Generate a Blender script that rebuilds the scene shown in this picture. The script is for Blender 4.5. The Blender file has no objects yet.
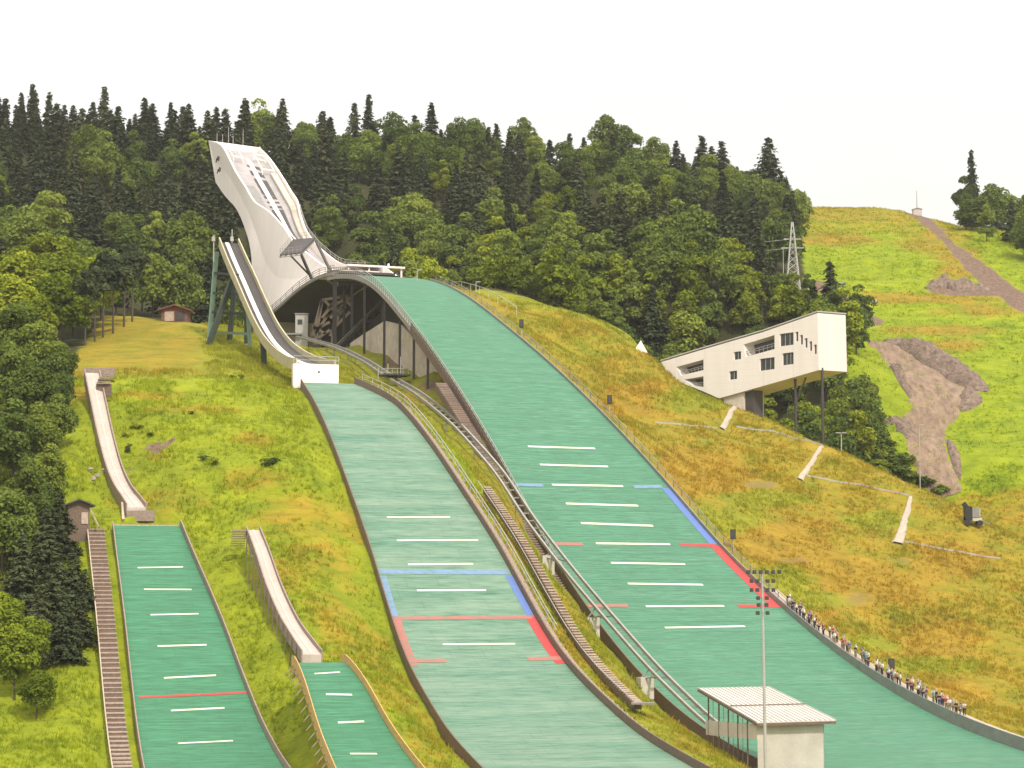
import bpy, math, random
import numpy as np
from mathutils import Vector
random.seed(7); RNG = np.random.default_rng(11)
SC = bpy.context.scene
COL = SC.collection
# ------------------------------------------------------------------ camera
F = 2450.0; TH = math.atan(216.0 / F); CT, ST = math.cos(TH), math.sin(TH)
cam_data = bpy.data.cameras.new('camera'); cam = bpy.data.objects.new('camera', cam_data); COL.objects.link(cam)
cam_data.sensor_width = 36.0; cam_data.lens = 36.0 * F / 1024.0
cam_data.clip_start = 1.0; cam_data.clip_end = 9000.0
cam.location = (0, 0, 0); cam.rotation_euler = (math.pi / 2 + TH, 0, 0)
SC.camera = cam

def ray(u, v):
    a = (u - 512) / F; b = (384 - v) / F
    d = np.array([a, CT - b * ST, ST + b * CT]); return d / d[1]
def at(u, v, Y):
    """the point of the place seen at photo position u, v when it stands Y metres away"""
    return ray(u, v) * Y
def proj(x, y, z):
    fw = y * CT + z * ST; up = -y * ST + z * CT
    return 512 + F * x / fw, 384 - F * up / fw
def on_plane(u, v, p, d):
    """meets the vertical plane through p (plan) along d (plan): distance along d and height"""
    r = ray(u, v)
    t, k = 0, 0
    A = np.array([[r[0], -d[0]], [r[1], -d[1]]]); k, t = np.linalg.solve(A, np.array(p[:2], float))
    return t, k * r[2]
def plane_pt(u, v, p, d):
    t, z = on_plane(u, v, p, d); return np.array([p[0] + d[0] * t, p[1] + d[1] * t, z])

# ------------------------------------------------------------------ scene objects
def tag(o, label=None, cat=None, group=None, kind=None):
    if label: o['label'] = label
    if cat: o['category'] = cat
    if group: o['group'] = group
    if kind: o['kind'] = kind
    return o
def empty(name, loc=(0, 0, 0), rz=0.0, label=None, cat=None, group=None):
    o = bpy.data.objects.new(name, None); COL.objects.link(o)
    o.location = [float(c) for c in loc]; o.rotation_euler = (0, 0, rz); o.empty_display_size = .2
    return tag(o, label, cat, group)
def link(name, me, parent=None, loc=(0, 0, 0), rz=0.0):
    o = bpy.data.objects.new(name, me); COL.objects.link(o)
    o.location = [float(c) for c in loc]; o.rotation_euler = (0, 0, rz)
    if parent is not None: o.parent = parent
    return o
KIDS = {}
def copy_tree(o, parent=None):
    c = o.copy(); COL.objects.link(c)
    if parent is not None: c.parent = parent
    for ch in o.children: copy_tree(ch, c)
    return c

class MB:
    """collects faces; build() links them as ONE mesh object, in world metres, under a parent that stands at its own place"""
    def __init__(s): s.v = []; s.f = []; s.m = []; s.uv = None; s.smooth = False
    def add(s, vs, fs, mi=0):
        b = len(s.v); s.v += [tuple(float(c) for c in p) for p in vs]
        s.f += [tuple(i + b for i in q) for q in fs]; s.m += [mi] * len(fs); return s
    def box(s, c, size, rz=0.0, mi=0):
        x, y, z = [k / 2 for k in size]; co, si = math.cos(rz), math.sin(rz)
        vs = [(c[0] + a * x * co - b * y * si, c[1] + a * x * si + b * y * co, c[2] + d * z) for d in (-1, 1) for a, b in ((-1, -1), (1, -1), (1, 1), (-1, 1))]
        return s.add(vs, [(3, 2, 1, 0), (4, 5, 6, 7), (0, 1, 5, 4), (1, 2, 6, 5), (2, 3, 7, 6), (3, 0, 4, 7)], mi)
    def bar(s, p, q, w, h=None, up=(0, 0, 1), mi=0):
        """a square-section bar from p to q"""
        h = w if h is None else h
        p = Vector(p); q = Vector(q); d = (q - p).normalized(); u = Vector(up)
        if abs(d.dot(u)) > .97: u = Vector((1, 0, 0))
        a = d.cross(u).normalized() * (w / 2); b = a.cross(d).normalized() * (h / 2)
        vs = [p - a - b, p + a - b, p + a + b, p - a + b, q - a - b, q + a - b, q + a + b, q - a + b]
        return s.add(vs, [(0, 1, 2, 3), (7, 6, 5, 4), (4, 5, 1, 0), (5, 6, 2, 1), (6, 7, 3, 2), (7, 4, 0, 3)], mi)
    def tube(s, p, q, r, r2=None, n=8, mi=0):
        r2 = r if r2 is None else r2
        p = Vector(p); q = Vector(q); d = (q - p).normalized(); u = Vector((0, 0, 1)) if abs(d.z) < .97 else Vector((1, 0, 0))
        a = d.cross(u).normalized(); b = a.cross(d)
        vs = []
        for c, rr in ((p, r), (q, r2)):
            for i in range(n):
                t = 2 * math.pi * i / n; vs.append(c + (a * math.cos(t) + b * math.sin(t)) * rr)
        fs = [(i, (i + 1) % n, n + (i + 1) % n, n + i) for i in range(n)] + [tuple(range(n - 1, -1, -1)), tuple(range(n, 2 * n))]
        return s.add(vs, fs, mi)
    def sweep(s, rings, closed=True, caps=True, mi=0):
        """joins rings of equally many points; closed: each ring closes on itself"""
        n = len(rings[0]); vs = [p for r in rings for p in r]; fs = []
        for i in range(len(rings) - 1):
            for j in range(n if closed else n - 1):
                k = (j + 1) % n
                fs.append((i * n + j, i * n + k, (i + 1) * n + k, (i + 1) * n + j))
        if closed and caps:
            fs.append(tuple(range(n - 1, -1, -1))); b = (len(rings) - 1) * n; fs.append(tuple(b + j for j in range(n)))
        return s.add(vs, fs, mi)
    def poly_bar(s, pts, w, h, mi=0):
        """a continuous rail along points: w wide in plan, h high, bottom on the points"""
        rings = []
        P3 = [Vector(p) for p in pts]
        for i, p in enumerate(P3):
            d = (P3[min(i + 1, len(P3) - 1)] - P3[max(i - 1, 0)]); d.z = 0; d.normalize()
            a = Vector((d.y, -d.x, 0)) * (w / 2); hh = h[i] if isinstance(h, (list, tuple, np.ndarray)) else h
            rings.append([p - a, p + a, p + a + Vector((0, 0, hh)), p - a + Vector((0, 0, hh))])
        return s.sweep(rings, mi=mi)
    def mesh(s, name, mats, origin=(0, 0, 0), recalc=True):
        me = bpy.data.meshes.new(name)
        me.from_pydata([(p[0] - origin[0], p[1] - origin[1], p[2] - origin[2]) for p in s.v], [], s.f)
        for m in (mats if isinstance(mats, (list, tuple)) else [mats]): me.materials.append(m)
        if any(s.m): me.polygons.foreach_set('material_index', s.m)
        if recalc:
            import bmesh
            bm = bmesh.new(); bm.from_mesh(me); bmesh.ops.recalc_face_normals(bm, faces=bm.faces); bm.to_mesh(me); bm.free()
        if s.smooth:
            me.polygons.foreach_set('use_smooth', [True] * len(me.polygons))
        me.update(); return me
    def build(s, name, mats, parent=None, at_own=True):
        org = (0, 0, 0)
        if parent is not None:
            org = parent_world(parent)
        elif at_own and s.v:
            a = np.array(s.v); org = (float(a[:, 0].mean()), float(a[:, 1].mean()), float(a[:, 2].min()))
        me = s.mesh(name, mats, org)
        return link(name, me, parent, (0, 0, 0) if parent is not None else org)
def parent_world(o):
    p = Vector((0, 0, 0))
    while o is not None:
        p += Vector(o.location); o = o.parent
    return p

# ------------------------------------------------------------------ materials
def new_mat(name):
    m = bpy.data.materials.new(name); m.use_nodes = True; nt = m.node_tree
    b = nt.nodes['Principled BSDF']; return m, nt, b
def N(nt, t, **k):
    n = nt.nodes.new(t)
    for a, v in k.items():
        if a.startswith('i_'): n.inputs[a[2:].replace('_', ' ')].default_value = v
        else: setattr(n, a, v)
    return n
def L_(nt, a, b): nt.links.new(a, b)
def mixc(nt, fac, a, b, mode='MIX'):
    n = nt.nodes.new('ShaderNodeMix'); n.data_type = 'RGBA'; n.blend_type = mode
    for i, val in ((0, fac), (6, a), (7, b)):
        if hasattr(val, 'is_linked'): nt.links.new(val, n.inputs[i])
        else: n.inputs[i].default_value = (*val, 1) if isinstance(val, tuple) and len(val) == 3 else val
    return n.outputs[2]
def math_(nt, op, a, b=None, c=None, clamp=False):
    n = nt.nodes.new('ShaderNodeMath'); n.operation = op; n.use_clamp = clamp
    for i, val in enumerate((a, b, c)):
        if val is None: continue
        if hasattr(val, 'is_linked'): nt.links.new(val, n.inputs[i])
        else: n.inputs[i].default_value = val
    return n.outputs[0]
def ramp(nt, fac, lo, hi):
    n = nt.nodes.new('ShaderNodeMapRange'); n.inputs[1].default_value = lo; n.inputs[2].default_value = hi
    nt.links.new(fac, n.inputs[0]); return n.outputs[0]
def noise_(nt, vec, scale, detail=3, rough=.55):
    n = nt.nodes.new('ShaderNodeTexNoise'); n.inputs['Scale'].default_value = scale; n.inputs['Detail'].default_value = detail; n.inputs['Roughness'].default_value = rough
    if vec is not None: nt.links.new(vec, n.inputs['Vector'])
    return n.outputs[0]
def mapping(nt, vec, scale):
    n = nt.nodes.new('ShaderNodeMapping'); n.inputs['Scale'].default_value = scale; nt.links.new(vec, n.inputs['Vector']); return n.outputs[0]
def bump(nt, b, h, strength, dist):
    n = nt.nodes.new('ShaderNodeBump'); n.inputs['Strength'].default_value = strength; n.inputs['Distance'].default_value = dist
    nt.links.new(h, n.inputs['Height']); nt.links.new(n.outputs[0], b.inputs['Normal'])
def M_plain(name, col, rough=.7, var=.25, scale=1.2, metal=0.0, bmp=0.0, stretch=(1, 1, 1), col2=None):
    """a weathered plain surface: the colour, mottled"""
    m, nt, b = new_mat(name)
    tc = N(nt, 'ShaderNodeTexCoord').outputs['Object']
    v = mapping(nt, tc, stretch)
    n1 = noise_(nt, v, scale, 4); n2 = noise_(nt, v, scale * 7, 3)
    f = math_(nt, 'ADD', math_(nt, 'MULTIPLY', n1, .65), math_(nt, 'MULTIPLY', n2, .35))
    f = ramp(nt, f, .3, .7)
    d = tuple(c * (1 - var) for c in col); e = col2 if col2 else tuple(min(1, c * (1 + var * .6)) for c in col)
    L_(nt, mixc(nt, f, d, e), b.inputs['Base Color'])
    b.inputs['Roughness'].default_value = rough; b.inputs['Metallic'].default_value = metal
    if bmp: bump(nt, b, n2, .5, bmp)
    return m
def M_mat(name, col, worn, wear, streak=.25):
    """plastic bristle matting laid in strips across a landing slope; u runs across, v down the slope (metres)"""
    m, nt, b = new_mat(name)
    uv = N(nt, 'ShaderNodeUVMap').outputs[0]
    fine = noise_(nt, mapping(nt, uv, (.35, 3.2, 1)), 1.0, 3, .6)
    band = noise_(nt, mapping(nt, uv, (.05, .42, 1)), 1.0, 4, .6)
    blot = noise_(nt, mapping(nt, uv, (.10, .07, 1)), 1.0, 3)
    row = noise_(nt, mapping(nt, uv, (.02, 1.1, 1)), 1.0, 2)
    c = mixc(nt, ramp(nt, fine, .25, .75), tuple(x * (1 - streak) for x in col), tuple(x * (1 + streak * .8) for x in col))
    c = mixc(nt, math_(nt, 'MULTIPLY', ramp(nt, blot, .3, .7), .35), c, tuple(x * .72 for x in col))
    c = mixc(nt, math_(nt, 'MULTIPLY', ramp(nt, row, .48, .62), .30), c, tuple(x * .55 for x in col))
    w = math_(nt, 'ADD', math_(nt, 'MULTIPLY', band, .6), math_(nt, 'MULTIPLY', fine, .4))
    w = math_(nt, 'MULTIPLY', ramp(nt, w, wear[0], wear[1]), wear[2])
    c = mixc(nt, w, c, worn)
    su = N(nt, 'ShaderNodeSeparateXYZ'); L_(nt, uv, su.inputs[0])
    sv = math_(nt, 'LESS_THAN', math_(nt, 'FRACT', math_(nt, 'MULTIPLY', su.outputs[1], 1 / 1.9)), .10); sh = math_(nt, 'LESS_THAN', math_(nt, 'FRACT', math_(nt, 'ADD', math_(nt, 'MULTIPLY', su.outputs[0], 1 / 4.0), math_(nt, 'MULTIPLY', math_(nt, 'FLOOR', math_(nt, 'MULTIPLY', su.outputs[1], 1 / 1.9)), .37))), .03)
    c = mixc(nt, math_(nt, 'MULTIPLY', math_(nt, 'MULTIPLY', math_(nt, 'MAXIMUM', sv, sh), ramp(nt, blot, .25, .6)), .30), c, tuple(x * .45 for x in col))
    L_(nt, c, b.inputs['Base Color']); b.inputs['Roughness'].default_value = .75
    wv = N(nt, 'ShaderNodeTexWave', wave_type='BANDS', bands_direction='Y'); wv.inputs['Scale'].default_value = .55; wv.inputs['Distortion'].default_value = .6
    L_(nt, uv, wv.inputs['Vector'])
    bump(nt, b, math_(nt, 'ADD', wv.outputs[1], fine), .35, .06)
    return m
def M_wood(name, col, rough=.8, scale=(1.5, 1.5, 1.5)):
    return M_plain(name, col, rough, .38, 2.2, 0, .01, scale)

def M_panels():
    m, nt, b = new_mat('white_panels'); tc = N(nt, 'ShaderNodeTexCoord').outputs['Object']; s = N(nt, 'ShaderNodeSeparateXYZ'); L_(nt, tc, s.inputs[0])
    jz = math_(nt, 'LESS_THAN', math_(nt, 'FRACT', math_(nt, 'MULTIPLY', s.outputs[2], 1 / 1.15)), .05); jx = math_(nt, 'LESS_THAN', math_(nt, 'FRACT', math_(nt, 'MULTIPLY', math_(nt, 'ADD', s.outputs[0], s.outputs[1]), 1 / 2.1)), .03)
    n1 = noise_(nt, mapping(nt, tc, (1, 1, .15)), .6, 4); c = mixc(nt, ramp(nt, n1, .3, .7), (.66, .60, .57), (.71, .655, .625)); c = mixc(nt, math_(nt, 'MULTIPLY', math_(nt, 'MAXIMUM', jz, jx), .22), c, (.42, .38, .35))
    L_(nt, c, b.inputs['Base Color']); b.inputs['Roughness'].default_value = .5; return m
def M_paint(name, col, wear=.62, under=(.06, .19, .115)):
    m, nt, b = new_mat(name); tc = N(nt, 'ShaderNodeTexCoord').outputs['Object']
    n1 = noise_(nt, mapping(nt, tc, (.5, 1.4, 1.4)), 1.6, 4, .7); n2 = noise_(nt, tc, 7.0, 3, .6)
    c = mixc(nt, ramp(nt, n2, .3, .7), tuple(x * .78 for x in col), col); c = mixc(nt, math_(nt, 'MULTIPLY', ramp(nt, math_(nt, 'ADD', math_(nt, 'MULTIPLY', n1, .6), math_(nt, 'MULTIPLY', n2, .4)), wear - .1, wear + .04), .75), c, under)
    L_(nt, c, b.inputs['Base Color']); b.inputs['Roughness'].default_value = .8; return m
MAT = dict(
    mat_big=M_mat('green_matting', (.058, .196, .112), (.20, .32, .235), (.52, .8, .4), .38),
    mat_mid=M_mat('worn_matting', (.066, .185, .118), (.25, .315, .235), (.36, .68, .68), .34),
    mat_small=M_mat('dark_green_matting', (.042, .185, .092), (.17, .29, .19), (.60, .88, .4), .42),
    line=M_paint('white_line_paint', (.68, .66, .55), .66),
    red=M_paint('red_paint', (.47, .05, .05), .66), blue=M_paint('blue_paint', (.11, .18, .44), .66),
    worn_red=M_paint('faded_red_paint', (.42, .14, .12), .58), worn_blue=M_paint('faded_blue_paint', (.18, .27, .44), .58),
    white=M_plain('white_cladding', (.86, .775, .725), .55, .07, .5, 0, 0, (1, 1, .12)),
    facade=M_panels(),
    concrete=M_plain('concrete', (.52, .44, .38), .85, .3, .7, 0, .01),
    pale_concrete=M_plain('pale_concrete', (.52, .47, .40), .8, .18, .6),
    grey=M_plain('grey_metal', (.26, .25, .235), .5, .22, 1.0, .3), lgrey=M_plain('pale_grey_metal', (.43, .41, .38), .5, .2, .8, .2),
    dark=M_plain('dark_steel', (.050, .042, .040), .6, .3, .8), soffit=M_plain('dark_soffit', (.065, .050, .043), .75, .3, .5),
    brown=M_wood('brown_timber', (.17, .115, .085)), wood=M_wood('weathered_timber', (.30, .225, .185)), pale_wood=M_wood('pale_timber', (.47, .37, .29)),
    yellow_wood=M_wood('yellow_timber', (.56, .34, .12)), beige=M_plain('beige_paint', (.46, .41, .27), .6, .18, .8),
    green_steel=M_plain('green_steel', (.17, .26, .19), .5, .2), dark_green=M_plain('dark_green_steel', (.03, .045, .03), .6, .2),
    track=M_plain('white_track', (.75, .73, .68), .35, .1), black=M_plain('black_plastic', (.018, .017, .018), .5, .3),
    glass=M_plain('dark_glass', (.035, .038, .04), .15, .3), roof=M_plain('pinkish_sheet_roof', (.60, .53, .48), .5, .12, .6),
    dirt=M_plain('bare_earth', (.17, .108, .070), .95, .45, .5, 0, .25, (1.6, .35, 1), (.34, .235, .158)), gravel=M_plain('gravel', (.42, .34, .27), .95, .3, 1.5, 0, .08),
    bark=M_plain('bark', (.085, .062, .045), .9, .35, 1.5), rust=M_wood('red_brown_timber', (.20, .085, .06)),
    floor=M_plain('inrun_floor_grey', (.34,.31,.31), .6, .25, .4), chute=M_plain('pinkish_concrete', (.47,.39,.345), .8, .2, .5),
    dirt_bank=M_plain('dug_earth', (.085, .055, .040), .95, .5, 1.3, 0, .4, (1, 1, 1), (.31, .22, .165)),
    step_wood=M_wood('grey_step_planks', (.38, .30, .245)),
    rail=M_plain('rail_steel', (.33, .315, .30), .5, .25, .8, .3), rim=M_plain('grey_rim', (.30, .27, .25), .6, .25, .6),
    stone=M_plain('rubble_stone', (.33, .27, .23), .9, .35, .9, 0, .1),
)
# ------------------------------------------------------------------ the landing slopes
class Hill:
    def __init__(s, az, K, n_k, w0, wk, pts, wmin, deg=7):
        s.az = math.radians(az); s.ax = np.array([math.sin(s.az), -math.cos(s.az)]); s.pr = np.array([math.cos(s.az), math.sin(s.az)])
        s.T = at(*K)[:2] - s.ax * n_k; s.w0, s.wk, s.nk, s.wmin = w0, wk, n_k, wmin; s.pinch = False
        pts = sorted(pts); n = np.array([p[0] for p in pts]); z = np.array([p[1] for p in pts])
        s.lo, s.hi = n.min(), n.max()
        # smooth: cubic smoothing by local quadratic regression, evaluated on a fine table
        g = np.arange(s.lo, s.hi + .5, .5); h = max(7.0, (s.hi - s.lo) / 16); zz = []
        for q in g:
            w = np.exp(-((n - q) / h) ** 2) + 1e-9; A = np.stack([np.ones_like(n), n - q, (n - q) ** 2], 1)
            c = np.linalg.solve(A.T @ (A * w[:, None]) + np.diag([0, 1e-4, 1e-2]), A.T @ (w * z)); zz.append(c[0])
        s.g, s.gz = g, np.array(zz)
    def z(s, n): return np.interp(n, s.g, s.gz)
    def w(s, n): return np.maximum(s.w0 + (s.wk - s.w0) / s.nk * np.asarray(n, float), s.wmin)
    def pt(s, n, e, dz=0.0, out=0.0):
        """e = -1 left edge .. 1 right edge; out = metres further out"""
        o = e * float(s.w(n)) / 2 + (out if e > 0 else -out)
        if s.pinch and e > 0 and n < 10: o -= e * .52 * float(s.w(n)) / 2 * ((10 - n) / 13) ** 2
        p = s.T + s.ax * n + s.pr * o
        return np.array([p[0], p[1], float(s.z(n)) + dz])
    def edge(s, e, px):
        R0 = s.T + s.pr * s.w0 / 2 * e; R1 = s.T + s.ax * s.nk + s.pr * s.wk / 2 * e; d = (R1 - R0) / s.nk
        return [on_plane(u, v, R0, d) for u, v in px]
    def no(s, x, y):
        rx, ry = x - s.T[0], y - s.T[1]
        return rx * s.ax[0] + ry * s.ax[1], rx * s.pr[0] + ry * s.pr[1]
    def hit(s, u, v):
        r = ray(u, v); lo, hi = 180.0, 520.0; prev = None
        for k in np.arange(lo, hi, .25):
            p = r * k; n, o = s.no(p[0], p[1]); d = p[2] - s.z(n)
            if n <= s.hi and abs(o) < s.w(n) * .7 and prev is not None and d <= 0 < prev: return n, o
            prev = d if abs(o) < s.w(n) * .7 else None
        return None
    def strip(s, mb, n0, n1, e0, e1, dz, dn=1.2, ne=1, uvs=None):
        k = max(1, int(round((n1 - n0) / dn))); vs = []; fs = []
        for i in range(k + 1):
            n = n0 + (n1 - n0) * i / k
            for j in range(ne + 1): vs.append(s.pt(n, e0 + (e1 - e0) * j / ne, dz))
        for i in range(k):
            for j in range(ne):
                a = i * (ne + 1) + j; fs.append((a, a + ne + 1, a + ne + 2, a + 1))
        return mb.add(vs, fs)
LRpx = [(430,281),(455,289),(475,303),(494.5,320),(521.4,340),(547,362),(570.6,384.5),(594,406.7),(617.5,431),(641,456),(666.7,485),(717,544),(755,584),(781.6,606),(811,634),(848.8,662.5),(880,684),(911,703),(945.6,721)]
MRpx = [(386,398.6),(408,419),(429,444),(449.8,475),(470.6,506.7),(488.9,534),(513.9,574.8),(534,617),(564.6,659),(595,686),(629,723.7)]
MLpx = [(302,383),(316,405),(335,450),(353,500),(368.8,543.8),(387.5,606),(403,656),(418.8,693.8),(439,726.6)]
S1R = [(180,526),(191.7,554.7),(208,592),(224.5,632),(241,676.6),(262,728)]
S2R = [(345,662.5),(365.6,687.5),(387.5,728)]
def make_hill(az, K, nk, w0, wk, rpx, lpx, extra, wmin):
    h = Hill(az, K, nk, w0, wk, [(-5, 0), (0, 0), (9, 0)], wmin)
    pts = h.edge(1, rpx) + (h.edge(-1, lpx) if lpx else [])
    return Hill(az, K, nk, w0, wk, pts + extra, wmin)
BIG = make_hill(22, (680,606,332), 103, 15, 29, LRpx, None, [(-36,60.6),(-30,60.2),(-22,59.4),(155,-17.2),(170,-19.3),(185,-20.6),(205,-21.6),(225,-21.9),(245,-22)], 12.6)
MID = make_hill(18, (468,618,290), 62, 11, 18, MRpx, MLpx, [(-4,31.4),(100,-16.4),(112,-18.4),(126,-19.9),(145,-21.2),(165,-21.8),(180,-22)], 9)
SMALL = make_hill(16.3, (195,696,263), 38, 8.2, 12.6, S1R, None, [(50,-16.6),(60,-19),(72,-20.8),(90,-21.8),(110,-22)], 7)
TINY = make_hill(19, (354,728,246), 18, 4.8, 7.2, S2R, None, [(25,-15.8),(33,-18.6),(42,-20.6),(60,-21.8),(75,-22)], 4.5)
MID.pinch = True
# ------------------------------------------------------------------ the ground
CP = []
def G(*uvY):
    for u, v, Y in uvY: CP.append(tuple(at(u, v, Y)))
def X(*xyz): CP.extend(xyz)
for n in range(24, 236, 9):
    CP.append(tuple(BIG.pt(n, -1, -.55, 1.2)))
for n in range(-12, 236, 9):
    CP.append(tuple(BIG.pt(n, 1, -.35 if n > 90 else -.2, 1.6)))
for n in range(0, 172, 9):
    CP.append(tuple(MID.pt(n, -1, -.5, .8))); CP.append(tuple(MID.pt(n, 1, -.3, 2.2)))
for n in range(-2, 104, 8):
    CP.append(tuple(SMALL.pt(n, -1, -.5, .8))); CP.append(tuple(SMALL.pt(n, 1, -.4, .8)))
for n in range(4, 70, 8):
    CP.append(tuple(TINY.pt(n, -1, -.6, .8))); CP.append(tuple(TINY.pt(n, 1, -.5, .8)))
# lift line: ground under the rails
LP0 = at(712,725,281)[:2]; LP1 = at(300,338,462)[:2]; LD = (LP1 - LP0) / np.linalg.norm(LP1 - LP0)
LIFTPX = [(712,725),(690,705),(650,665),(600,608),(565,566),(530,520),(500,475),(470,440),(450,420),(420,396),(390,378),(365,362),(335,348),(300,338)]
LIFT = [plane_pt(u, v, LP0, LD) for u, v in LIFTPX]
for p, dz in zip(LIFT, (2.2,2.6,3.2,3.2,3.0,2.7,2.2,1.8,1.6,1.6,1.8,1.8,1.8,1.6)): X((p[0], p[1], p[2] - dz))
# left meadow, its ledge and the mown field above it
G((150,500,303),(250,500,307),(300,470,312),(200,445,322),(300,425,328),(240,415,330),(120,410,330),(70,420,330),(130,392,338),(190,388,340),(250,386,342),(75,385,342),
  (70,374,350),(130,372,352),(200,368,356),(240,362,366),(100,350,375),(160,345,385),(200,345,385),(120,322,418),(170,321,428),(205,326,425),(235,330,420),(262,340,400),(285,352,388),
  (270,372,366),(300,383,356),(150,312,470),(60,330,420),(20,350,400),(-40,360,400))
G((330,374,400),(350,346,450),(366,344,441),(385,352,431),(402,360,424),(425,385,406),(440,402,394),(352,380,402),(372,388,396))
X((-47,505,50.5),(-36,470,47),(-28,450,47),(-20,437,46.5),(-12,450,49),(-25,485,52),(-38,515,55),(-60,500,52),(-55,540,58))
# left: grove ground and the small hills
G((100,470,312),(95,520,300),(60,500,305),(40,560,292),(80,600,283),(40,650,274),(90,690,262),(30,720,258),(105,740,252),(-30,600,285),(-60,700,262),(-80,500,305),(-120,420,335),
  (205,560,292),(240,600,283),(270,560,291),(310,540,298),(320,600,284),(350,640,276),(270,650,272),(285,700,262),(400,700,262))
# slope beyond the big hill, up to its crest
CREST = [(488,306,440),(515,312,437),(545,318,436),(580,326,434),(615,341,431),(650,355,429),(672,376,427),(700,394,424),(719,402,422),(738,408,420),(760,417,414),(800,437,408),(850,458,400),(900,481,394),(940,500,389),(985,524,384),(1040,550,380),(1120,585,376)]
G(*CREST)
G((560,345,424),(600,375,412),(640,390,409),(640,420,397),(690,430,396),(700,470,380),(745,440,403),(760,480,383),(810,490,384),(860,500,384),(910,520,381),(760,540,358),(820,540,364),(900,560,364),
  (985,560,370),(840,610,344),(920,610,350),(1000,620,352),(930,670,332),(1010,690,330),(1060,720,325),(1040,650,345),(1100,680,345))
# behind the crest: a wooded gully, then the far hills
for u, v, Y in CREST[5:]:
    p = at(u, v, Y); X((p[0] * 1.03, Y + 14, p[2] - 2.2), (p[0] * 1.06, Y + 30, p[2] - 8.0))
X((-8,455,57),(0,470,56),(12,456,52.5),(24,456,46),(10,490,55),(30,490,45),(50,485,36),(70,475,25),(-10,500,59),(-30,530,60))
G((935,494,446),(1000,480,446),(905,470,452),(880,430,462),(925,440,470),(985,440,470),(900,400,492),(950,400,492),(1010,400,492),(870,360,520),(930,345,530),(1000,350,530),(860,310,560),(930,300,570),(1010,300,570),
  (840,275,596),(900,265,605),(960,262,610),(1020,255,620),(820,235,650),(880,232,655),(930,230,650),(805,209,694),(845,208,698),(880,208,700),(915,214,700),(950,225,695),(1000,235,700),(1060,235,705),(1150,240,710),(1150,340,540),(1150,450,450))
G((-60,150,690),(0,150,690),(60,150,690),(130,152,690),(200,158,690),(280,162,690),(360,158,692),(430,156,694),(500,162,694),(560,166,694),(620,172,694),(680,182,692),(730,190,692),(770,202,692),
  (-60,230,560),(40,235,560),(120,240,560),(60,290,490),(120,292,490),(180,290,500),(240,290,520),(330,225,590),(430,230,590),(530,235,590),(620,245,590),(700,255,585),(770,262,580),(440,283,520),(540,290,510),(620,305,500),(690,330,495),(760,360,490),(820,390,484))
# ground that runs on out of view
for x in (-420,-250,-120,0,120,250,420):
    X((x,820,95),(x,1100,40),(x,1700,-60))
    X((x,170,-22),(x,60,-22),(x,-150,-22))
for y in (250,330,420,520,620,720):
    zl = np.interp(y,(250,330,420,520,620,720),(-14,22,46,62,88,112)); X((-330,y,zl),(-560,y,zl+10)); zr = np.interp(y,(250,330,420,520,620,720),(-20,-14,2,44,78,108)); X((330,y,zr),(560,y,zr+10))
CP = np.array(CP)
def tps_fit(P, lam):
    n = len(P); q = P[:, :2] / 100.0; d2 = ((q[:, None] - q[None]) ** 2).sum(-1)
    K = .5 * d2 * np.log(d2 + 1e-12); A = np.zeros((n + 3, n + 3)); A[:n, :n] = K + lam * np.eye(n)
    A[:n, n] = 1; A[:n, n + 1:] = q; A[n, :n] = 1; A[n + 1:, :n] = q.T
    return q, np.linalg.solve(A, np.concatenate([P[:, 2], np.zeros(3)]))
TQ, TW = tps_fit(CP, 4e-4)
def tps(x, y):
    x = np.asarray(x, float).ravel() / 100; y = np.asarray(y, float).ravel() / 100; out = np.empty(len(x))
    for i in range(0, len(x), 20000):
        d2 = (x[i:i + 20000, None] - TQ[None, :, 0]) ** 2 + (y[i:i + 20000, None] - TQ[None, :, 1]) ** 2
        out[i:i + 20000] = (.5 * d2 * np.log(d2 + 1e-12)) @ TW[:-3] + TW[-3] + TW[-2] * x[i:i + 20000] + TW[-1] * y[i:i + 20000]
    return out
CARVE = []
def fine_line(pts, step=.7):
    out = []
    for p, q in zip(pts[:-1], pts[1:]):
        k = max(1, int(np.linalg.norm(np.array(q) - p) / step)); out += [np.array(p) + (np.array(q) - p) * i / k for i in range(k)]
    return out + [np.array(pts[-1])]
def line_pts(pxs, A, B):
    p = at(*A)[:2]; d = at(*B)[:2] - p; d /= np.linalg.norm(d); return [plane_pt(u, v, p, d) for u, v in pxs]
SMALL_IN = line_pts([(92,373),(97.5,400),(105,435),(113.5,467),(122,487),(130.5,499),(136.5,507.5)], (136.5,507.5,303), (92,373,335))
TINY_IN = line_pts([(253,530),(262,553),(274,588),(288,619),(300,638),(312,654.5)], (312,654.5,265.5), (253,530,290))
CARVE += [(fine_line([SMALL.pt(n, -1, -.15, 2.3) for n in range(0, 102, 3)]), 1.5, .45), (fine_line(LIFT), 1.5, 1.1), (fine_line(SMALL_IN), 1.7, 1.1), (fine_line(TINY_IN), 1.4, .9)]
def carve(x, y, z):
    z = z.copy()
    for ln, hw, clr in CARVE:
        L = np.array(ln); lo, hi = L.min(0) - 12, L.max(0) + 12; m = np.nonzero((x > lo[0]) & (x < hi[0]) & (y > lo[1]) & (y < hi[1]))[0]
        if not len(m): continue
        d2 = (x[m, None] - L[None, :, 0]) ** 2 + (y[m, None] - L[None, :, 1]) ** 2; k = d2.argmin(1); d = np.sqrt(d2[np.arange(len(m)), k])
        cap = L[k, 2] - clr + np.maximum(d - hw, 0) * .55; z[m] = np.where(d < 9, np.minimum(z[m], cap), z[m])
    return z
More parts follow.
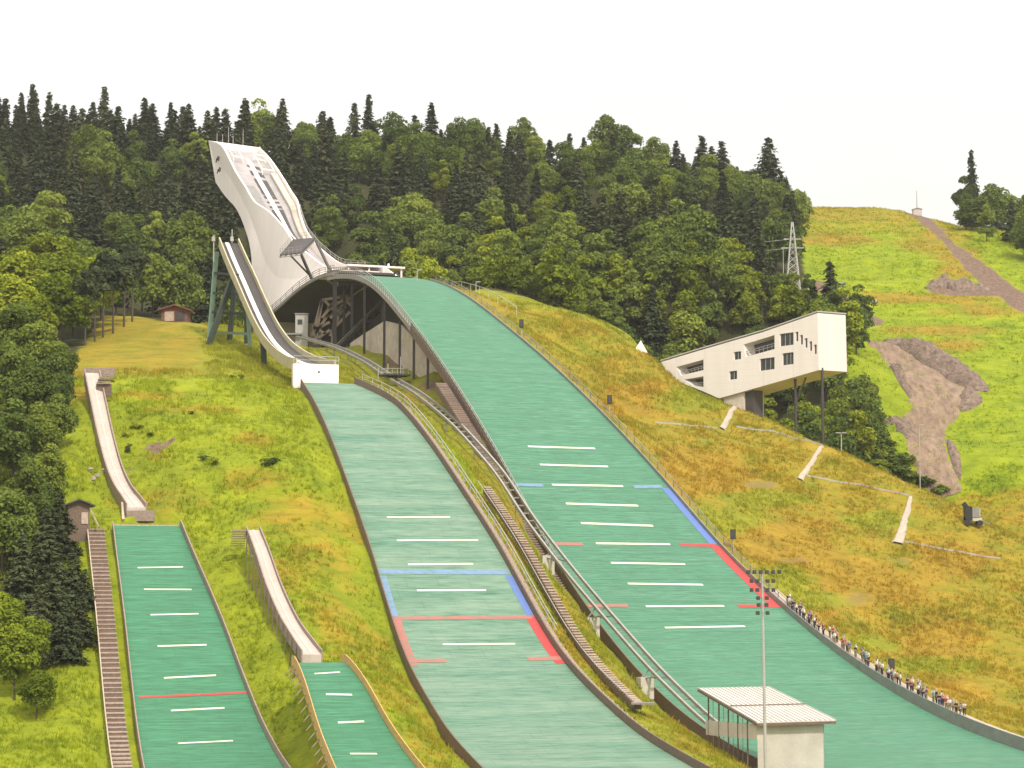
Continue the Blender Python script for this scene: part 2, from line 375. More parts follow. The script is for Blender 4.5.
def vnoise(x, y, seed):
    """smooth value noise on a unit lattice"""
    xi = np.floor(x).astype(np.int64); yi = np.floor(y).astype(np.int64); fx = x - xi; fy = y - yi
    def hsh(a, b):
        h = (a * 374761393 + b * 668265263 + seed * 1442695041) & 0xffffffff
        h = ((h ^ (h >> 13)) * 1274126177) & 0xffffffff
        return ((h ^ (h >> 16)) & 0xffff) / 65535.0
    sx = fx * fx * (3 - 2 * fx); sy = fy * fy * (3 - 2 * fy)
    return (hsh(xi, yi) * (1 - sx) + hsh(xi + 1, yi) * sx) * (1 - sy) + (hsh(xi, yi + 1) * (1 - sx) + hsh(xi + 1, yi + 1) * sx) * sy
def ground_xy(x, y):
    z = tps(x, y); x = np.asarray(x, float).ravel(); y = np.asarray(y, float).ravel()
    z = z + (vnoise(x / 9, y / 9, 1) - .5) * .9 + (vnoise(x / 3.1, y / 3.1, 2) - .5) * .38
    z = np.maximum(z, -22.3)
    z = carve(x, y, z)
    for h, n0, dz in ((BIG, -8, .55), (MID, -3, .5), (SMALL, -3, .5), (TINY, 0, .5)):
        n, o = h.no(x, y); hw = h.w(n) / 2; zz = h.z(n) - dz
        ins = (n > n0) & (n < h.hi - 1); e = np.clip((np.abs(o) - hw - .4) / 3.5, 0, 1)
        cap = np.where(ins & (np.abs(o) < hw + 4), zz + e * 3.0 - np.where(np.abs(o) < hw - 1.0, .6, 0), 1e9)
        z = np.minimum(z, cap)
        low = np.where(ins & (np.abs(o) > hw) & (np.abs(o) < hw + 3) & (n > (58 if h is BIG else 26)), zz - .5 - e * 4.0, -1e9)
        if h is not TINY: z = np.maximum(z, low)
    return z
gx = np.unique(np.round(np.concatenate([np.linspace(-1500,-170,22), np.arange(-170,-75,3.0), np.arange(-75,112,1.0), np.arange(112,214,1.25), np.arange(214,250,3.0), np.linspace(250,1600,22)]), 3))
gy = np.unique(np.round(np.concatenate([np.linspace(-500,200,16), np.arange(200,232,4.0), np.arange(232,480,1.0), np.arange(480,722,1.6), np.arange(722,800,8.0), np.linspace(800,3000,18)]), 3))
GX, GY = np.meshgrid(gx, gy); GZ = ground_xy(GX, GY).reshape(GX.shape)
def gz(x, y):
    """height of the ground sheet at x, y (as meshed)"""
    i = int(np.clip(np.searchsorted(gx, x) - 1, 0, len(gx) - 2)); j = int(np.clip(np.searchsorted(gy, y) - 1, 0, len(gy) - 2))
    a = (x - gx[i]) / (gx[i + 1] - gx[i]); b = (y - gy[j]) / (gy[j + 1] - gy[j])
    return float((GZ[j, i] * (1 - a) + GZ[j, i + 1] * a) * (1 - b) + (GZ[j + 1, i] * (1 - a) + GZ[j + 1, i + 1] * a) * b)
def ground_hit(u, v, y0=200.0, y1=760.0, step=.5):
    """first ground point seen at u, v from y0 metres on"""
    r = ray(u, v); prev = None
    for k in np.arange(y0, y1, step):
        p = r * k; d = p[2] - gz(p[0], p[1])
        if d <= 0 and prev is not None: return np.array([p[0], p[1], gz(p[0], p[1])])
        prev = d if d > 0 else None
    return None
# where each kind of ground cover grows: painted onto the ground's points as masks
GU, GV = proj(GX, GY, GZ)
def blob(u, v, ru, rv, y0, y1):
    d = ((GU - u) / ru) ** 2 + ((GV - v) / rv) ** 2 + (vnoise(GX / 6, GY / 6, 5) - .5) * .9
    return np.clip(1.25 - d, 0, 1) * ((GY > y0) & (GY < y1))
def poly_mask(poly, y0, y1):
    px = np.array(poly, float); inside = np.zeros(GU.shape, bool); uu = GU + (vnoise(GX / 2, GY / 2, 8) - .5) * 5; vv = GV + (vnoise(GX / 2.3, GY / 2.3, 9) - .5) * 4
    j = len(px) - 1
    for i in range(len(px)):
        c = ((px[i, 1] > vv) != (px[j, 1] > vv)) & (uu < (px[j, 0] - px[i, 0]) * (vv - px[i, 1]) / (px[j, 1] - px[i, 1] + 1e-9) + px[i, 0]); inside ^= c; j = i
    q = inside * 1.0 * ((GY > y0) & (GY < y1)); r = q.copy()
    for _ in range(2):
        r[1:-1, 1:-1] = (r[1:-1, 1:-1] * 2 + r[:-2, 1:-1] + r[2:, 1:-1] + r[1:-1, :-2] + r[1:-1, 2:]) / 6
    return r
nB, oB = BIG.no(GX, GY)
right = (oB > 0) & (GY < 445)
dry = np.where(right & (GX > -12), .53, .0)
lush = np.zeros(GU.shape); dirt = np.zeros(GU.shape)
for b in ((700,470,60,40),(790,540,80,40),(860,590,80,40),(930,640,60,40),(640,400,60,22),(950,560,60,30),(960,690,40,20)): dry = np.maximum(dry, blob(*b, 200, 445) * .95 * right)
for b in ((720,520,60,14),(760,500,50,8),(850,645,60,10),(780,585,40,22),(820,600,50,10),(690,400,40,14),(880,520,40,10),(930,665,60,8)): dry = np.clip(dry - blob(*b, 200, 445) * .75, 0, 1)
for b in ((530,325,30,14),(600,345,60,10),(570,350,40,16)): dry = np.where(blob(*b, 300, 445) > .3, .34, dry)
wob = (vnoise(GX / 5, GY / 5, 51) - .5) * 30 + (vnoise(GX / 1.8, GY / 1.8, 52) - .5) * 14
field = np.clip((212 + wob - GU) / 22, 0, 1) * np.clip((GY - 345 - wob * .12) / 5, 0, 1) * (GX < -22) * (GY < 452)
dry = dry * (1 - field) + .5 * field
for b in ((300,520,60,30),(320,560,40,30),(285,575,30,25),(160,500,60,14),(150,455,20,10),(260,440,30,10),(330,610,40,40),(370,690,30,30),(60,395,60,10),(200,410,60,6),(255,480,40,12),(160,395,60,5)): dry = np.maximum(dry, blob(*b, 200, 345) * .5 * (oB < 0))
strip = (oB < 0) & (nB > 0) & (GX > MID.T[0] + 3) & (GY < 400); dry = np.where(strip & (vnoise(GX / 4, GY / 4, 31) > .5), .45, dry)
far = (GY > 440) & (GX > 40)
lush = np.where(far & (GV > 222), .8, lush); dry = np.where(far & (GV < 232), .42, dry)
for b in ((900,297,70,6),(950,300,60,5),(940,330,70,6),(960,345,40,8),(985,310,60,8),(830,240,50,8),(930,240,40,16),(960,265,30,20),(890,300,60,4)): dry = np.maximum(dry, blob(*b, 445, 760) * .62); lush = lush * (1 - blob(*b, 445, 760) * .8)
lush = np.where((GX < 0) & (GY < 346) & (oB < 0), .55, lush)
dirt = np.maximum(dirt, poly_mask([(906,212),(928,216),(955,243),(990,268),(1030,300),(1030,318),(990,292),(975,280),(945,245),(920,222)], 500, 800))
dirt = np.maximum(dirt, poly_mask([(810,278),(830,283),(845,296),(866,303),(858,306),(835,300),(815,290)], 470, 800))
dirt = np.maximum(dirt, poly_mask([(925,288),(935,283),(960,286),(985,288),(1000,295),(960,296),(930,293)], 470, 800))
dirt = np.maximum(dirt, poly_mask([(850,312),(880,318),(884,324),(860,326)], 470, 800))
for b in ((156,447,14,7),(172,441,8,4),(230,378,14,3),(135,470,8,4)): dirt = np.maximum(dirt, blob(*b, 250, 345))
for b in ((858,600,30,12),(760,485,20,5),(700,440,24,5),(820,640,20,6),(905,560,16,6),(800,560,30,4)): dirt = np.maximum(dirt, blob(*b, 250, 445) * .45)
for b in ((400,362,28,10),(430,385,14,10)): dirt = np.maximum(dirt, blob(*b, 380, 450) * .6)
def M_meadow(name='meadow', blades=False):
    m, nt, b = new_mat(name)
    tc = N(nt, 'ShaderNodeTexCoord').outputs['Object']
    a = N(nt, 'ShaderNodeAttribute', attribute_name='cover'); sp = N(nt, 'ShaderNodeSeparateColor'); L_(nt, a.outputs['Color'], sp.inputs[0])
    big = noise_(nt, tc, .045, 4); mid = noise_(nt, tc, .22, 5, .65); fine = noise_(nt, tc, 1.3, 4, .7)
    # grass tuft streaks lie along the slope's contours
    st = noise_(nt, mapping(nt, tc, (.25, .9, 1.2)), 1.0, 4, .7)
    g = mixc(nt, ramp(nt, mid, .32, .68), (.125, .140, .014), (.25, .25, .022))
    g = mixc(nt, math_(nt, 'MULTIPLY', ramp(nt, fine, .3, .75), .6), g, (.30, .28, .024))
    lushc = mixc(nt, ramp(nt, mid, .3, .7), (.135, .200, .010), (.29, .345, .014))
    g = mixc(nt, sp.outputs[1], g, lushc)
    d = mixc(nt, ramp(nt, mid, .3, .7), (.190, .120, .017), (.345, .220, .028))
    d = mixc(nt, math_(nt, 'MULTIPLY', ramp(nt, fine, .35, .8), .5), d, (.33, .25, .026))
    f = math_(nt, 'ADD', sp.outputs[0], math_(nt, 'MULTIPLY', math_(nt, 'SUBTRACT', math_(nt, 'ADD', math_(nt, 'MULTIPLY', mid, .5), math_(nt, 'MULTIPLY', st, .5)), .5), 2.9))
    f = math_(nt, 'MULTIPLY', f, math_(nt, 'GREATER_THAN', sp.outputs[0], .02), clamp=True)
    f = math_(nt, 'MULTIPLY', ramp(nt, f, .15, .85), 1.0)
    c = mixc(nt, f, g, d)
    c = mixc(nt, math_(nt, 'MULTIPLY', ramp(nt, math_(nt, 'ADD', math_(nt, 'MULTIPLY', big, .5), math_(nt, 'MULTIPLY', fine, .5)), .56, .70), .38), c, (.075, .095, .012))
    s2 = noise_(nt, mapping(nt, tc, (.10, .55, 1.3)), 1.0, 5, .68); s3 = noise_(nt, mapping(nt, tc, (.5, 2.2, 3.0)), 1.0, 3, .6)
    c = mixc(nt, math_(nt, 'MULTIPLY', ramp(nt, s2, .50, .66), .42), c, mixc(nt, 1.0, c, (.52, .60, .55), 'MULTIPLY'))
    c = mixc(nt, math_(nt, 'MULTIPLY', ramp(nt, s3, .52, .70), .38), c, mixc(nt, 1.0, c, (.50, .56, .5), 'MULTIPLY'))
    e = mixc(nt, ramp(nt, fine, .3, .7), (.085, .054, .040), (.25, .17, .125))
    c = mixc(nt, ramp(nt, math_(nt, 'ADD', sp.outputs[2], math_(nt, 'MULTIPLY', math_(nt, 'SUBTRACT', fine, .5), .7)), .35, .6), c, e)
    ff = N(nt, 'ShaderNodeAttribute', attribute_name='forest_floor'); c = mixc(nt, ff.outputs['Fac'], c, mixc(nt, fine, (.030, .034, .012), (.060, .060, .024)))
    L_(nt, c, b.inputs['Base Color']); b.inputs['Roughness'].default_value = .95; b.inputs['Specular IOR Level'].default_value = .1
    if blades:
        c = mixc(nt, 1.0, c, (1.5, 1.5, 1.5), 'MULTIPLY'); df = N(nt, 'ShaderNodeBsdfDiffuse'); tl = N(nt, 'ShaderNodeBsdfTranslucent'); mx = N(nt, 'ShaderNodeMixShader'); mx.inputs[0].default_value = .5
        L_(nt, c, df.inputs[0]); L_(nt, c, tl.inputs[0]); L_(nt, df.outputs[0], mx.inputs[1]); L_(nt, tl.outputs[0], mx.inputs[2]); L_(nt, mx.outputs[0], nt.nodes['Material Output'].inputs[0])
    else: bump(nt, b, math_(nt, 'ADD', fine, math_(nt, 'MULTIPLY', mid, 1.5)), .9, .35)
    return m
MAT['meadow'] = M_meadow(); MAT['blades'] = M_meadow('grass_blades', True)
nyg, nxg = GX.shape
vs = np.stack([GX, GY, GZ], -1).reshape(-1, 3)
ii = (np.arange(nyg - 1)[:, None] * nxg + np.arange(nxg - 1)[None]).ravel()
fs = np.stack([ii, ii + 1, ii + nxg + 1, ii + nxg], 1)
def np_mesh(name, vs, fs, mats, smooth=True):
    me = bpy.data.meshes.new(name); k = fs.shape[1]
    me.vertices.add(len(vs)); me.vertices.foreach_set('co', np.ascontiguousarray(vs, dtype=np.float32).ravel())
    me.loops.add(fs.size); me.loops.foreach_set('vertex_index', np.ascontiguousarray(fs, dtype=np.int32).ravel())
    me.polygons.add(len(fs)); me.polygons.foreach_set('loop_start', np.arange(0, fs.size, k, dtype=np.int32))
    for m in (mats if isinstance(mats, (list, tuple)) else [mats]): me.materials.append(m)
    me.update(calc_edges=True); me.polygons.foreach_set('use_smooth', np.full(len(fs), smooth)); me.validate(); return me
def color_attr(me, name, rgb):
    a = me.attributes.new(name, 'FLOAT_COLOR', 'POINT'); c = np.ones((len(me.vertices), 4), np.float32); c[:, :rgb.shape[1]] = rgb; a.data.foreach_set('color', c.ravel())
COVER = np.stack([dry, lush, dirt], -1).reshape(-1, 3)
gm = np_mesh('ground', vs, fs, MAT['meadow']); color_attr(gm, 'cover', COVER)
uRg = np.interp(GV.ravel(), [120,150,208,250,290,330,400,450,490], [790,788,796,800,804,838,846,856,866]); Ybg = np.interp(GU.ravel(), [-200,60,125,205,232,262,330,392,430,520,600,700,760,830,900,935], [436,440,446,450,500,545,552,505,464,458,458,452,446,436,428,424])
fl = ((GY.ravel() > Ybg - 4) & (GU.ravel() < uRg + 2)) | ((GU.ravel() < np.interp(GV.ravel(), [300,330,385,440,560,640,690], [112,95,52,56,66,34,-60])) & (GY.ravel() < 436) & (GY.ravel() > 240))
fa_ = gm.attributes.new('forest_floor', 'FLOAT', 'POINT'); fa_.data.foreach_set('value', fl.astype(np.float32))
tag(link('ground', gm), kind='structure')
# ------------------------------------------------------------------ light
world = bpy.data.worlds.new('World'); SC.world = world; world.use_nodes = True; wn = world.node_tree
SUN_EL, SUN_AZ = math.radians(46), math.radians(151)   # azimuth clockwise from +Y (view direction)
sky = N(wn, 'ShaderNodeTexSky', sky_type='NISHITA', sun_disc=False, sun_elevation=SUN_EL, sun_rotation=SUN_AZ, air_density=1.0, dust_density=3.0, ozone_density=1.0)
bg = wn.nodes['Background']; bg.inputs['Strength'].default_value = .15
# thin bright cloud over the whole sky
tcw = N(wn, 'ShaderNodeTexCoord').outputs['Generated']
cl = noise_(wn, mapping(wn, tcw, (1.2, 1.2, 3.0)), 1.6, 5)
cloud = mixc(wn, ramp(wn, cl, .3, .7), (7.4, 7.05, 6.45), (8.4, 8.1, 7.5))
sx_ = N(wn, 'ShaderNodeSeparateXYZ'); L_(wn, tcw, sx_.inputs[0])
el_ = wn.nodes.new('ShaderNodeMapRange'); el_.inputs[1].default_value = 0.0; el_.inputs[2].default_value = .75; el_.inputs[3].default_value = .52; el_.inputs[4].default_value = 1.38; L_(wn, sx_.outputs[2], el_.inputs[0])
gr_ = wn.nodes.new('ShaderNodeCombineColor'); [L_(wn, el_.outputs[0], gr_.inputs[i]) for i in range(3)]
L_(wn, mixc(wn, .88, sky.outputs[0], mixc(wn, 1.0, cloud, gr_.outputs[0], 'MULTIPLY')), bg.inputs['Color'])
sd = bpy.data.lights.new('sun', 'SUN'); sd.energy = 2.6; sd.angle = math.radians(2.5); sd.color = (1.0, .945, .85)
sun = bpy.data.objects.new('sun', sd); COL.objects.link(sun)
tosun = Vector((math.sin(SUN_AZ) * math.cos(SUN_EL), math.cos(SUN_AZ) * math.cos(SUN_EL), math.sin(SUN_EL)))
sun.rotation_euler = (-tosun).to_track_quat('-Z', 'Y').to_euler()
SC.view_settings.view_transform = 'Standard'; SC.view_settings.look = 'None'; SC.view_settings.exposure = .40; SC.view_settings.gamma = 1.0; SC.view_settings.use_curve_mapping = False
SC.cycles.max_bounces = 5; SC.cycles.diffuse_bounces = 3; SC.cycles.glossy_bounces = 2; SC.cycles.transparent_max_bounces = 4
SC.cycles.use_denoising = True
# ------------------------------------------------------------------ landing slopes as things
def uv_from_hill(me, h, org):
    uvl = me.uv_layers.new(name='UVMap'); co = np.empty(len(me.vertices) * 3, np.float32); me.vertices.foreach_get('co', co); co = co.reshape(-1, 3)
    n, o = h.no(co[:, 0] + org[0], co[:, 1] + org[1]); li = np.empty(len(me.loops), np.int32); me.loops.foreach_get('vertex_index', li)
    uvl.data.foreach_set('uv', np.stack([o[li], n[li]], 1).astype(np.float32).ravel())
def landing_mat(h, n0, n1, mt, parent, thick=.3):
    top = MB(); k = int((n1 - n0) / 1.0); ne = 10; rows = []
    for i in range(k + 1):
        n = n0 + (n1 - n0) * i / k
        row = [h.pt(n, -1 + 2 * j / ne, .0) for j in range(ne + 1)] + [h.pt(n, 1 - 2 * j / ne, -thick) for j in range(ne + 1)]
        rows.append(row)
    top.sweep(rows, closed=True); o = top.build('landing_mat', mt, parent)
    uv_from_hill(o.data, h, parent_world(parent)); return o
def painted(h, name, mt, parent, a, b, wid, dz=.03):
    """a painted bar across the slope between two photo positions"""
    pa, pb = h.hit(*a), h.hit(*b)
    if pa is None or pb is None: print('no hit', name, a, b); return
    n = (pa[0] + pb[0]) / 2; hw = float(h.w(n)) / 2; mb = MB(); vs = []
    for i in range(9):
        o = pa[1] + (pb[1] - pa[1]) * i / 8; o = max(-hw, min(hw, o)); nn = pa[0] + (pb[0] - pa[0]) * i / 8
        vs += [h.pt(nn - wid / 2, o / float(h.w(nn)) * 2, dz), h.pt(nn + wid / 2, o / float(h.w(nn)) * 2, dz)]
    mb.add(vs, [(2 * i, 2 * i + 2, 2 * i + 3, 2 * i + 1) for i in range(8)])
    return mb.build(name, mt, parent)
def edge_stripe(h, name, mt, parent, va, vb, px, e, wm, dz=.033):
    n0, n1 = sorted((va, vb)); mb = MB(); e1 = lambda n: e * (1 - 2 * wm / float(h.w(n))); k = max(2, int((n1 - n0) / 1.0)); vs = []
    for i in range(k + 1):
        n = n0 + (n1 - n0) * i / k; vs += [h.pt(n, e * .997, dz), h.pt(n, e1(n), dz)]
    mb.add(vs, [(2 * i, 2 * i + 1, 2 * i + 3, 2 * i + 2) for i in range(k)]); return mb.build(name, mt, parent)
def edge_wall(h, e, n0, n1, hgt, thick, mt, parent, name='side_barrier', out=0.05, below=.6, dn=1.5):
    k = max(2, int((n1 - n0) / dn)); rings = []
    for i in range(k + 1):
        n = n0 + (n1 - n0) * i / k; H = hgt(n) if callable(hgt) else hgt
        rings.append([h.pt(n, e, -below, out), h.pt(n, e, -below, out + thick), h.pt(n, e, H, out + thick), h.pt(n, e, H, out)])
    mb = MB(); mb.sweep(rings); return mb.build(name, mt, parent)
def edge_rail(h, e, n0, n1, out, z0, hgt, step, mt, parent, bars=(1.0,), r=.05, postw=.08, dn=1.5, name='railing'):
    """rails along an edge; every post a sub-part"""
    k = max(2, int((n1 - n0) / dn)); mb = MB()
    for fr in bars:
        mb.poly_bar([h.pt(n0 + (n1 - n0) * i / k, e, z0 + hgt * fr - r, out) for i in range(k + 1)], r * 1.6, r * 1.6)
    rl = mb.build(name, mt, parent); W = parent_world(rl)
    p = MB(); p.box((0, 0, hgt / 2), (postw, postw, hgt)); pm = p.mesh('post', mt)
    n = n0
    while n <= n1:
        q = h.pt(n, e, z0, out); link('post', pm, rl, (q[0] - W[0], q[1] - W[1], q[2] - W[2]), h.az); n += step
    return rl

# ---- the large hill
q = BIG.pt(60, 0); big = empty('large_ski_jump_landing', q, 0, 'widest and tallest green landing slope with ten white lines and spectators along its edge', 'ski jump slope')
landing_mat(BIG, -34, 240, MAT['mat_big'], big, .5)
for a, b in (((528,447),(595,449)),((540,465),(608,467)),((552,485),(623,487)),((566,504),(638,506)),((581,524),(653,526)),((596,544),(670,545)),((611,563.5),(685,565)),((628,584),(703,585)),((646,606.5),(724,606)),((665,628),(745,627))):
    painted(BIG, 'distance_line', MAT['line'], big, a, b, .44)
for a, b, mt in (((512,485),(543,486),'worn_blue'),((634,487),(662,487),'worn_blue'),((556,544.5),(583,545),'worn_red'),((680,545.5),(716,546),'red'),((588,606),(628,606),'worn_red'),((738,606.5),(779,607),'red')):
    painted(BIG, 'edge_mark', MAT[mt], big, a, b, .75, .036)
nR = lambda v: float(np.interp(v, [p[1] for p in LRpx], [t for t, z in BIG.edge(1, LRpx)]))
edge_stripe(BIG, 'edge_stripe', MAT['blue'], big, nR(488), nR(545), None, 1, 1.25)
edge_stripe(BIG, 'edge_stripe', MAT['red'], big, nR(546), nR(606), None, 1, 1.45)
bh = lambda n: float(np.interp(n, (-14, 20, 90, 110, 140, 200), (.35, .45, .55, .9, 1.5, 1.6)))
edge_wall(BIG, 1, -14, 215, bh, .16, MAT['grey'], big, 'side_barrier', .05, .8)
edge_rail(BIG, 1, -13, 112, .95, -.1, 1.15, 2.4, MAT['grey'], big, (1.0, .55), .045, .09)
edge_wall(BIG, -1, 20, 215, .75, .18, MAT['brown'], big, 'side_barrier', .05, 1.4)
edge_rail(BIG, -1, -34, 96, .22, .0, 1.4, 1.35, MAT['rail'], big, (1.0, .66, .33), .065, .12)
fas = edge_wall(BIG, -1, -34, 20, .12, .35, MAT['rim'], big, 'edge_beam', .03, .75)
# underside of the deck where it bridges the hollow
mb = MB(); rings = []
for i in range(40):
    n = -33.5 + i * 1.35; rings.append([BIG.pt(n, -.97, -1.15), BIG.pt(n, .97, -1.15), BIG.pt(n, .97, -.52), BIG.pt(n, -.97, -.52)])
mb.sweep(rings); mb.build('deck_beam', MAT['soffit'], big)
for u, v in ((340,272),(364.6,279),(384.5,288),(400,302),(414,319),(428,337)):
    t, z = BIG.edge(-1, [(u, v)])[0]; p = BIG.pt(t, -1, 0); p2 = BIG.pt(t, -.5, 0)
    MB().bar((p[0], p[1], gz(p[0], p[1]) - 1.0), (p[0], p[1], p[2] - .6), .42).build('pillar', MAT['dark'], big)
    MB().bar((p2[0], p2[1], gz(p2[0], p2[1]) - 1.0), (p2[0], p2[1], p2[2] - 1.1), .38).build('pillar', MAT['dark'], big)
# ---- the normal hill
q = MID.pt(40, 0); mid = empty('medium_ski_jump_landing', q, 0, 'faded streaky green landing slope in the middle with dark plank edges', 'ski jump slope')
landing_mat(MID, -3, 175, MAT['mat_mid'], mid)
for a, b in (((387,518),(450,517.5)),((397,541.5),(478,541)),((408,565.5),(473,565)),((417,591),(486,591)),((443,645),(515,645))):
    painted(MID, 'distance_line', MAT['line'], mid, a, b, .3)
painted(MID, 'cross_line', MAT['worn_blue'], mid, (379,572.5), (508,572.5), .85, .036)
painted(MID, 'cross_line', MAT['worn_red'], mid, (394,619), (532,618), .6, .036)
painted(MID, 'edge_mark', MAT['worn_red'], mid, (412,662), (446,661), .8, .04); painted(MID, 'edge_mark', MAT['worn_red'], mid, (528,660), (562,659), .8, .04)
mR = lambda v: float(np.interp(v, [p[1] for p in MRpx], [t for t, z in MID.edge(1, MRpx)]))
edge_stripe(MID, 'edge_stripe', MAT['worn_blue'], mid, mR(573), mR(618), None, -1, .9); edge_stripe(MID, 'edge_stripe', MAT['worn_red'], mid, mR(619), mR(661), None, -1, 1.1)
edge_stripe(MID, 'edge_stripe', MAT['blue'], mid, mR(573), mR(617), None, 1, .95); edge_stripe(MID, 'edge_stripe', MAT['red'], mid, mR(618), mR(660), None, 1, 1.2)
edge_wall(MID, -1, -2, 160, .75, .14, MAT['brown'], mid, 'side_barrier', .04, .9)
edge_wall(MID, 1, -3, 160, .95, .16, MAT['brown'], mid, 'side_barrier', .04, .9)
edge_wall(MID, 1, -3, 160, .25, .9, MAT['wood'], mid, 'walkway', .24, .9)
edge_rail(MID, 1, -3, 64, 1.25, .2, 1.25, 2.2, MAT['lgrey'], mid, (1.0, .5), .045, .1)
pm = MB().box((0, 0, .5), (.16, .2, 1.15)).mesh('batten', MAT['pale_wood'])
for i in range(70):
    p = MID.pt(2 + i * 1.3, 1, -.05, .32); W = parent_world(mid); link('batten', pm, mid, p - np.array(W), MID.az)
# curved plank wall round the top corner
# ---- the small hill
q = SMALL.pt(20, 0); small = empty('small_ski_jump_landing', q, 0, 'bright green landing slope beside the timber steps with one red cross line', 'ski jump slope')
landing_mat(SMALL, -1.2, 108, MAT['mat_small'], small)
for a, b in (((137.5,568.5),(183,567.5)),((144,590.5),(191.5,590)),((150.5,615.5),(198.5,614.5)),((157.5,647),(206.5,645.5)),((164,678.5),(216,676.5)),((171,711),(224.5,708.5)),((178,744),(233,741))):
    painted(SMALL, 'distance_line', MAT['line'], small, a, b, .28)
painted(SMALL, 'cross_line', MAT['red'], small, (139.5,698.5), (249,693), .36, .04)
edge_wall(SMALL, -1, -1.2, 100, .45, .12, MAT['wood'], small, 'side_barrier', .03, .9)
edge_wall(SMALL, 1, -1.2, 100, .8, .14, MAT['wood'], small, 'side_barrier', .03, .9)
MB().poly_bar([SMALL.pt(-1.4, -1 + 2 * i / 6, -.6) for i in range(7)], .22, .75).build('top_board', MAT['pale_wood'], small)
# ---- the tiny hill
q = TINY.pt(12, 0); tiny = empty('tiny_ski_jump_landing', q, 0, 'smallest and shortest green landing slope between yellow plank edges', 'ski jump slope')
landing_mat(TINY, 3.5, 74, MAT['mat_small'], tiny)
for a, b in (((314.5,674),(340,673)),((326,695.5),(352,695)),((338,724),(364,723)),((350,755),(377,754))):
    painted(TINY, 'distance_line', MAT['line'], tiny, a, b, .3)
edge_wall(TINY, -1, 3.0, 70, .75, .1, MAT['yellow_wood'], tiny, 'side_barrier', .03, .9)
edge_wall(TINY, 1, 3.0, 70, .85, .1, MAT['yellow_wood'], tiny, 'side_barrier', .03, .9)
pm = MB().bar((0, 0, -.6), (-.75, -.2, -1.5), .09).mesh('brace', MAT['wood'])
for i in range(14):
    p = TINY.pt(4 + i * 1.5, -1, .3, .15); W = parent_world(tiny); link('brace', pm, tiny, p - np.array(W))
# ------------------------------------------------------------------ inrun tower of the large hill
def tow(u, v, o): return plane_pt(u, v, BIG.T + BIG.pr * o, BIG.ax)
def tno(p): return BIG.no(p[0], p[1])
def tpt(n, o, z): q = BIG.T + BIG.ax * n + BIG.pr * o; return np.array([q[0], q[1], z])
RL = [(208.7,140.6,-5.5),(221.6,145.8,-5.5),(234.5,170.4,-5.3),(245,187,-5.0),(253.3,200.9,-4.5),(262,207,-4.0),(269.7,212.6,-3.5),(283.7,227.8,-3.1),(293,242,-3.0),(306,252.5,-3.2),(319,263,-3.6),(330,268.5,-4.4),(336,270.5,-5.8)]
LL_ = [(216,183,-4.4),(225,196,-4.4),(237,210,-4.7),(246,232,-5.0),(250.5,250,-5.2),(252.5,275,-5.5),(255,305,-6.0),(261,322,-6.5),(270,314,-6.5),(281,305,-6.5),(300,288,-6.5),(320,276,-6.5),(335,272.5,-6.5)]
RR = [(260,147.6,5.5),(270.9,158.7,5.5),(283.7,177.4,5.5),(292,191,5.0),(298.3,200.9,4.3),(301,213,3.6),(307,230,3.0),(315,241,3.0),(321,247.7,3.0),(335,259.4,3.0),(345,264,3.2),(365,266,4.0),(385,267,5.2)]
def smooth_rows(rows, k=3):
    R_ = np.array(rows); out = []
    for i in range(len(R_) - 1):
        p0, p1, p2, p3 = R_[max(i - 1, 0)], R_[i], R_[i + 1], R_[min(i + 2, len(R_) - 1)]
        for j in range(k):
            t = j / k; out.append(.5 * ((2 * p1) + (-p0 + p2) * t + (2 * p0 - 5 * p1 + 4 * p2 - p3) * t * t + (-p0 + 3 * p1 - 3 * p2 + p3) * t ** 3))
    out.append(R_[-1]); return out
rimL = smooth_rows([tow(*a) for a in RL]); lowL = smooth_rows([tow(*a) for a in LL_]); rimR = smooth_rows([tow(*a) for a in RR])
def inward(p, d): n, o = tno(p); return tpt(n, o + d, p[2])
midL = []
for a, b in zip(rimL, lowL): midL.append(a * .5 + b * .5 + np.array([BIG.pr[0], BIG.pr[1], 0]) * .35)
lowR = []
for p in lowL: n, o = tno(p); lowR.append(tpt(n, -o * .9, p[2]))
D = lambda p, dz: np.array([p[0], p[1], p[2] + dz])
FD = [1.5 + 1.0 * min(1, i / 12) for i in range(len(rimL))]
flL = [D(inward(p, .45), -f) for p, f in zip(rimL, FD)]; flR = [D(inward(p, -.45), -f * .75) for p, f in zip(rimR, FD)]
q = tpt(-75, 0, 54); tower = empty('ski_jump_tower', q, 0, 'tall curved white inrun tower leaning over the dark arch', 'ski jump tower')
def strip_mesh(name, rows, mts, parent, smooth=True):
    mb = MB(); mb.sweep([list(r) for r in zip(*rows)], closed=False); mb.smooth = smooth
    return mb.build(name, mts, parent)
def shell(name, outer, mid_, low, inner, floor, parent):
    """one curved wall of the tower: outside face, rim and inside face"""
    mb = MB(); mb.sweep([list(r) for r in zip(low, mid_, outer, inner, floor)], closed=True, caps=True)
    o = mb.build(name, MAT['white'], parent); return o
inL = [inward(p, .4) for p in rimL]; inR = [inward(p, -.4) for p in rimR]
lowLi = [inward(p, .5) for p in lowL]; lowRi = [inward(p, -.5) for p in lowR]
mb = MB(); mb.sweep([list(r) for r in zip(lowL, midL, rimL, inL, flL, lowLi)]); sw = mb.build('side_wall', MAT['white'], tower); sw['label'] = 'white wall flaring out over the arch'
mb = MB(); mb.sweep([list(r) for r in zip(lowR, rimR, inR, flR, lowRi)]); mb.build('side_wall', MAT['white'], tower)
mb = MB(); mb.sweep([list(r) for r in zip(flL, flR, [D(p, -.5) for p in flR], [D(p, -.5) for p in flL])]); mb.build('inrun_floor', MAT['floor'], tower)
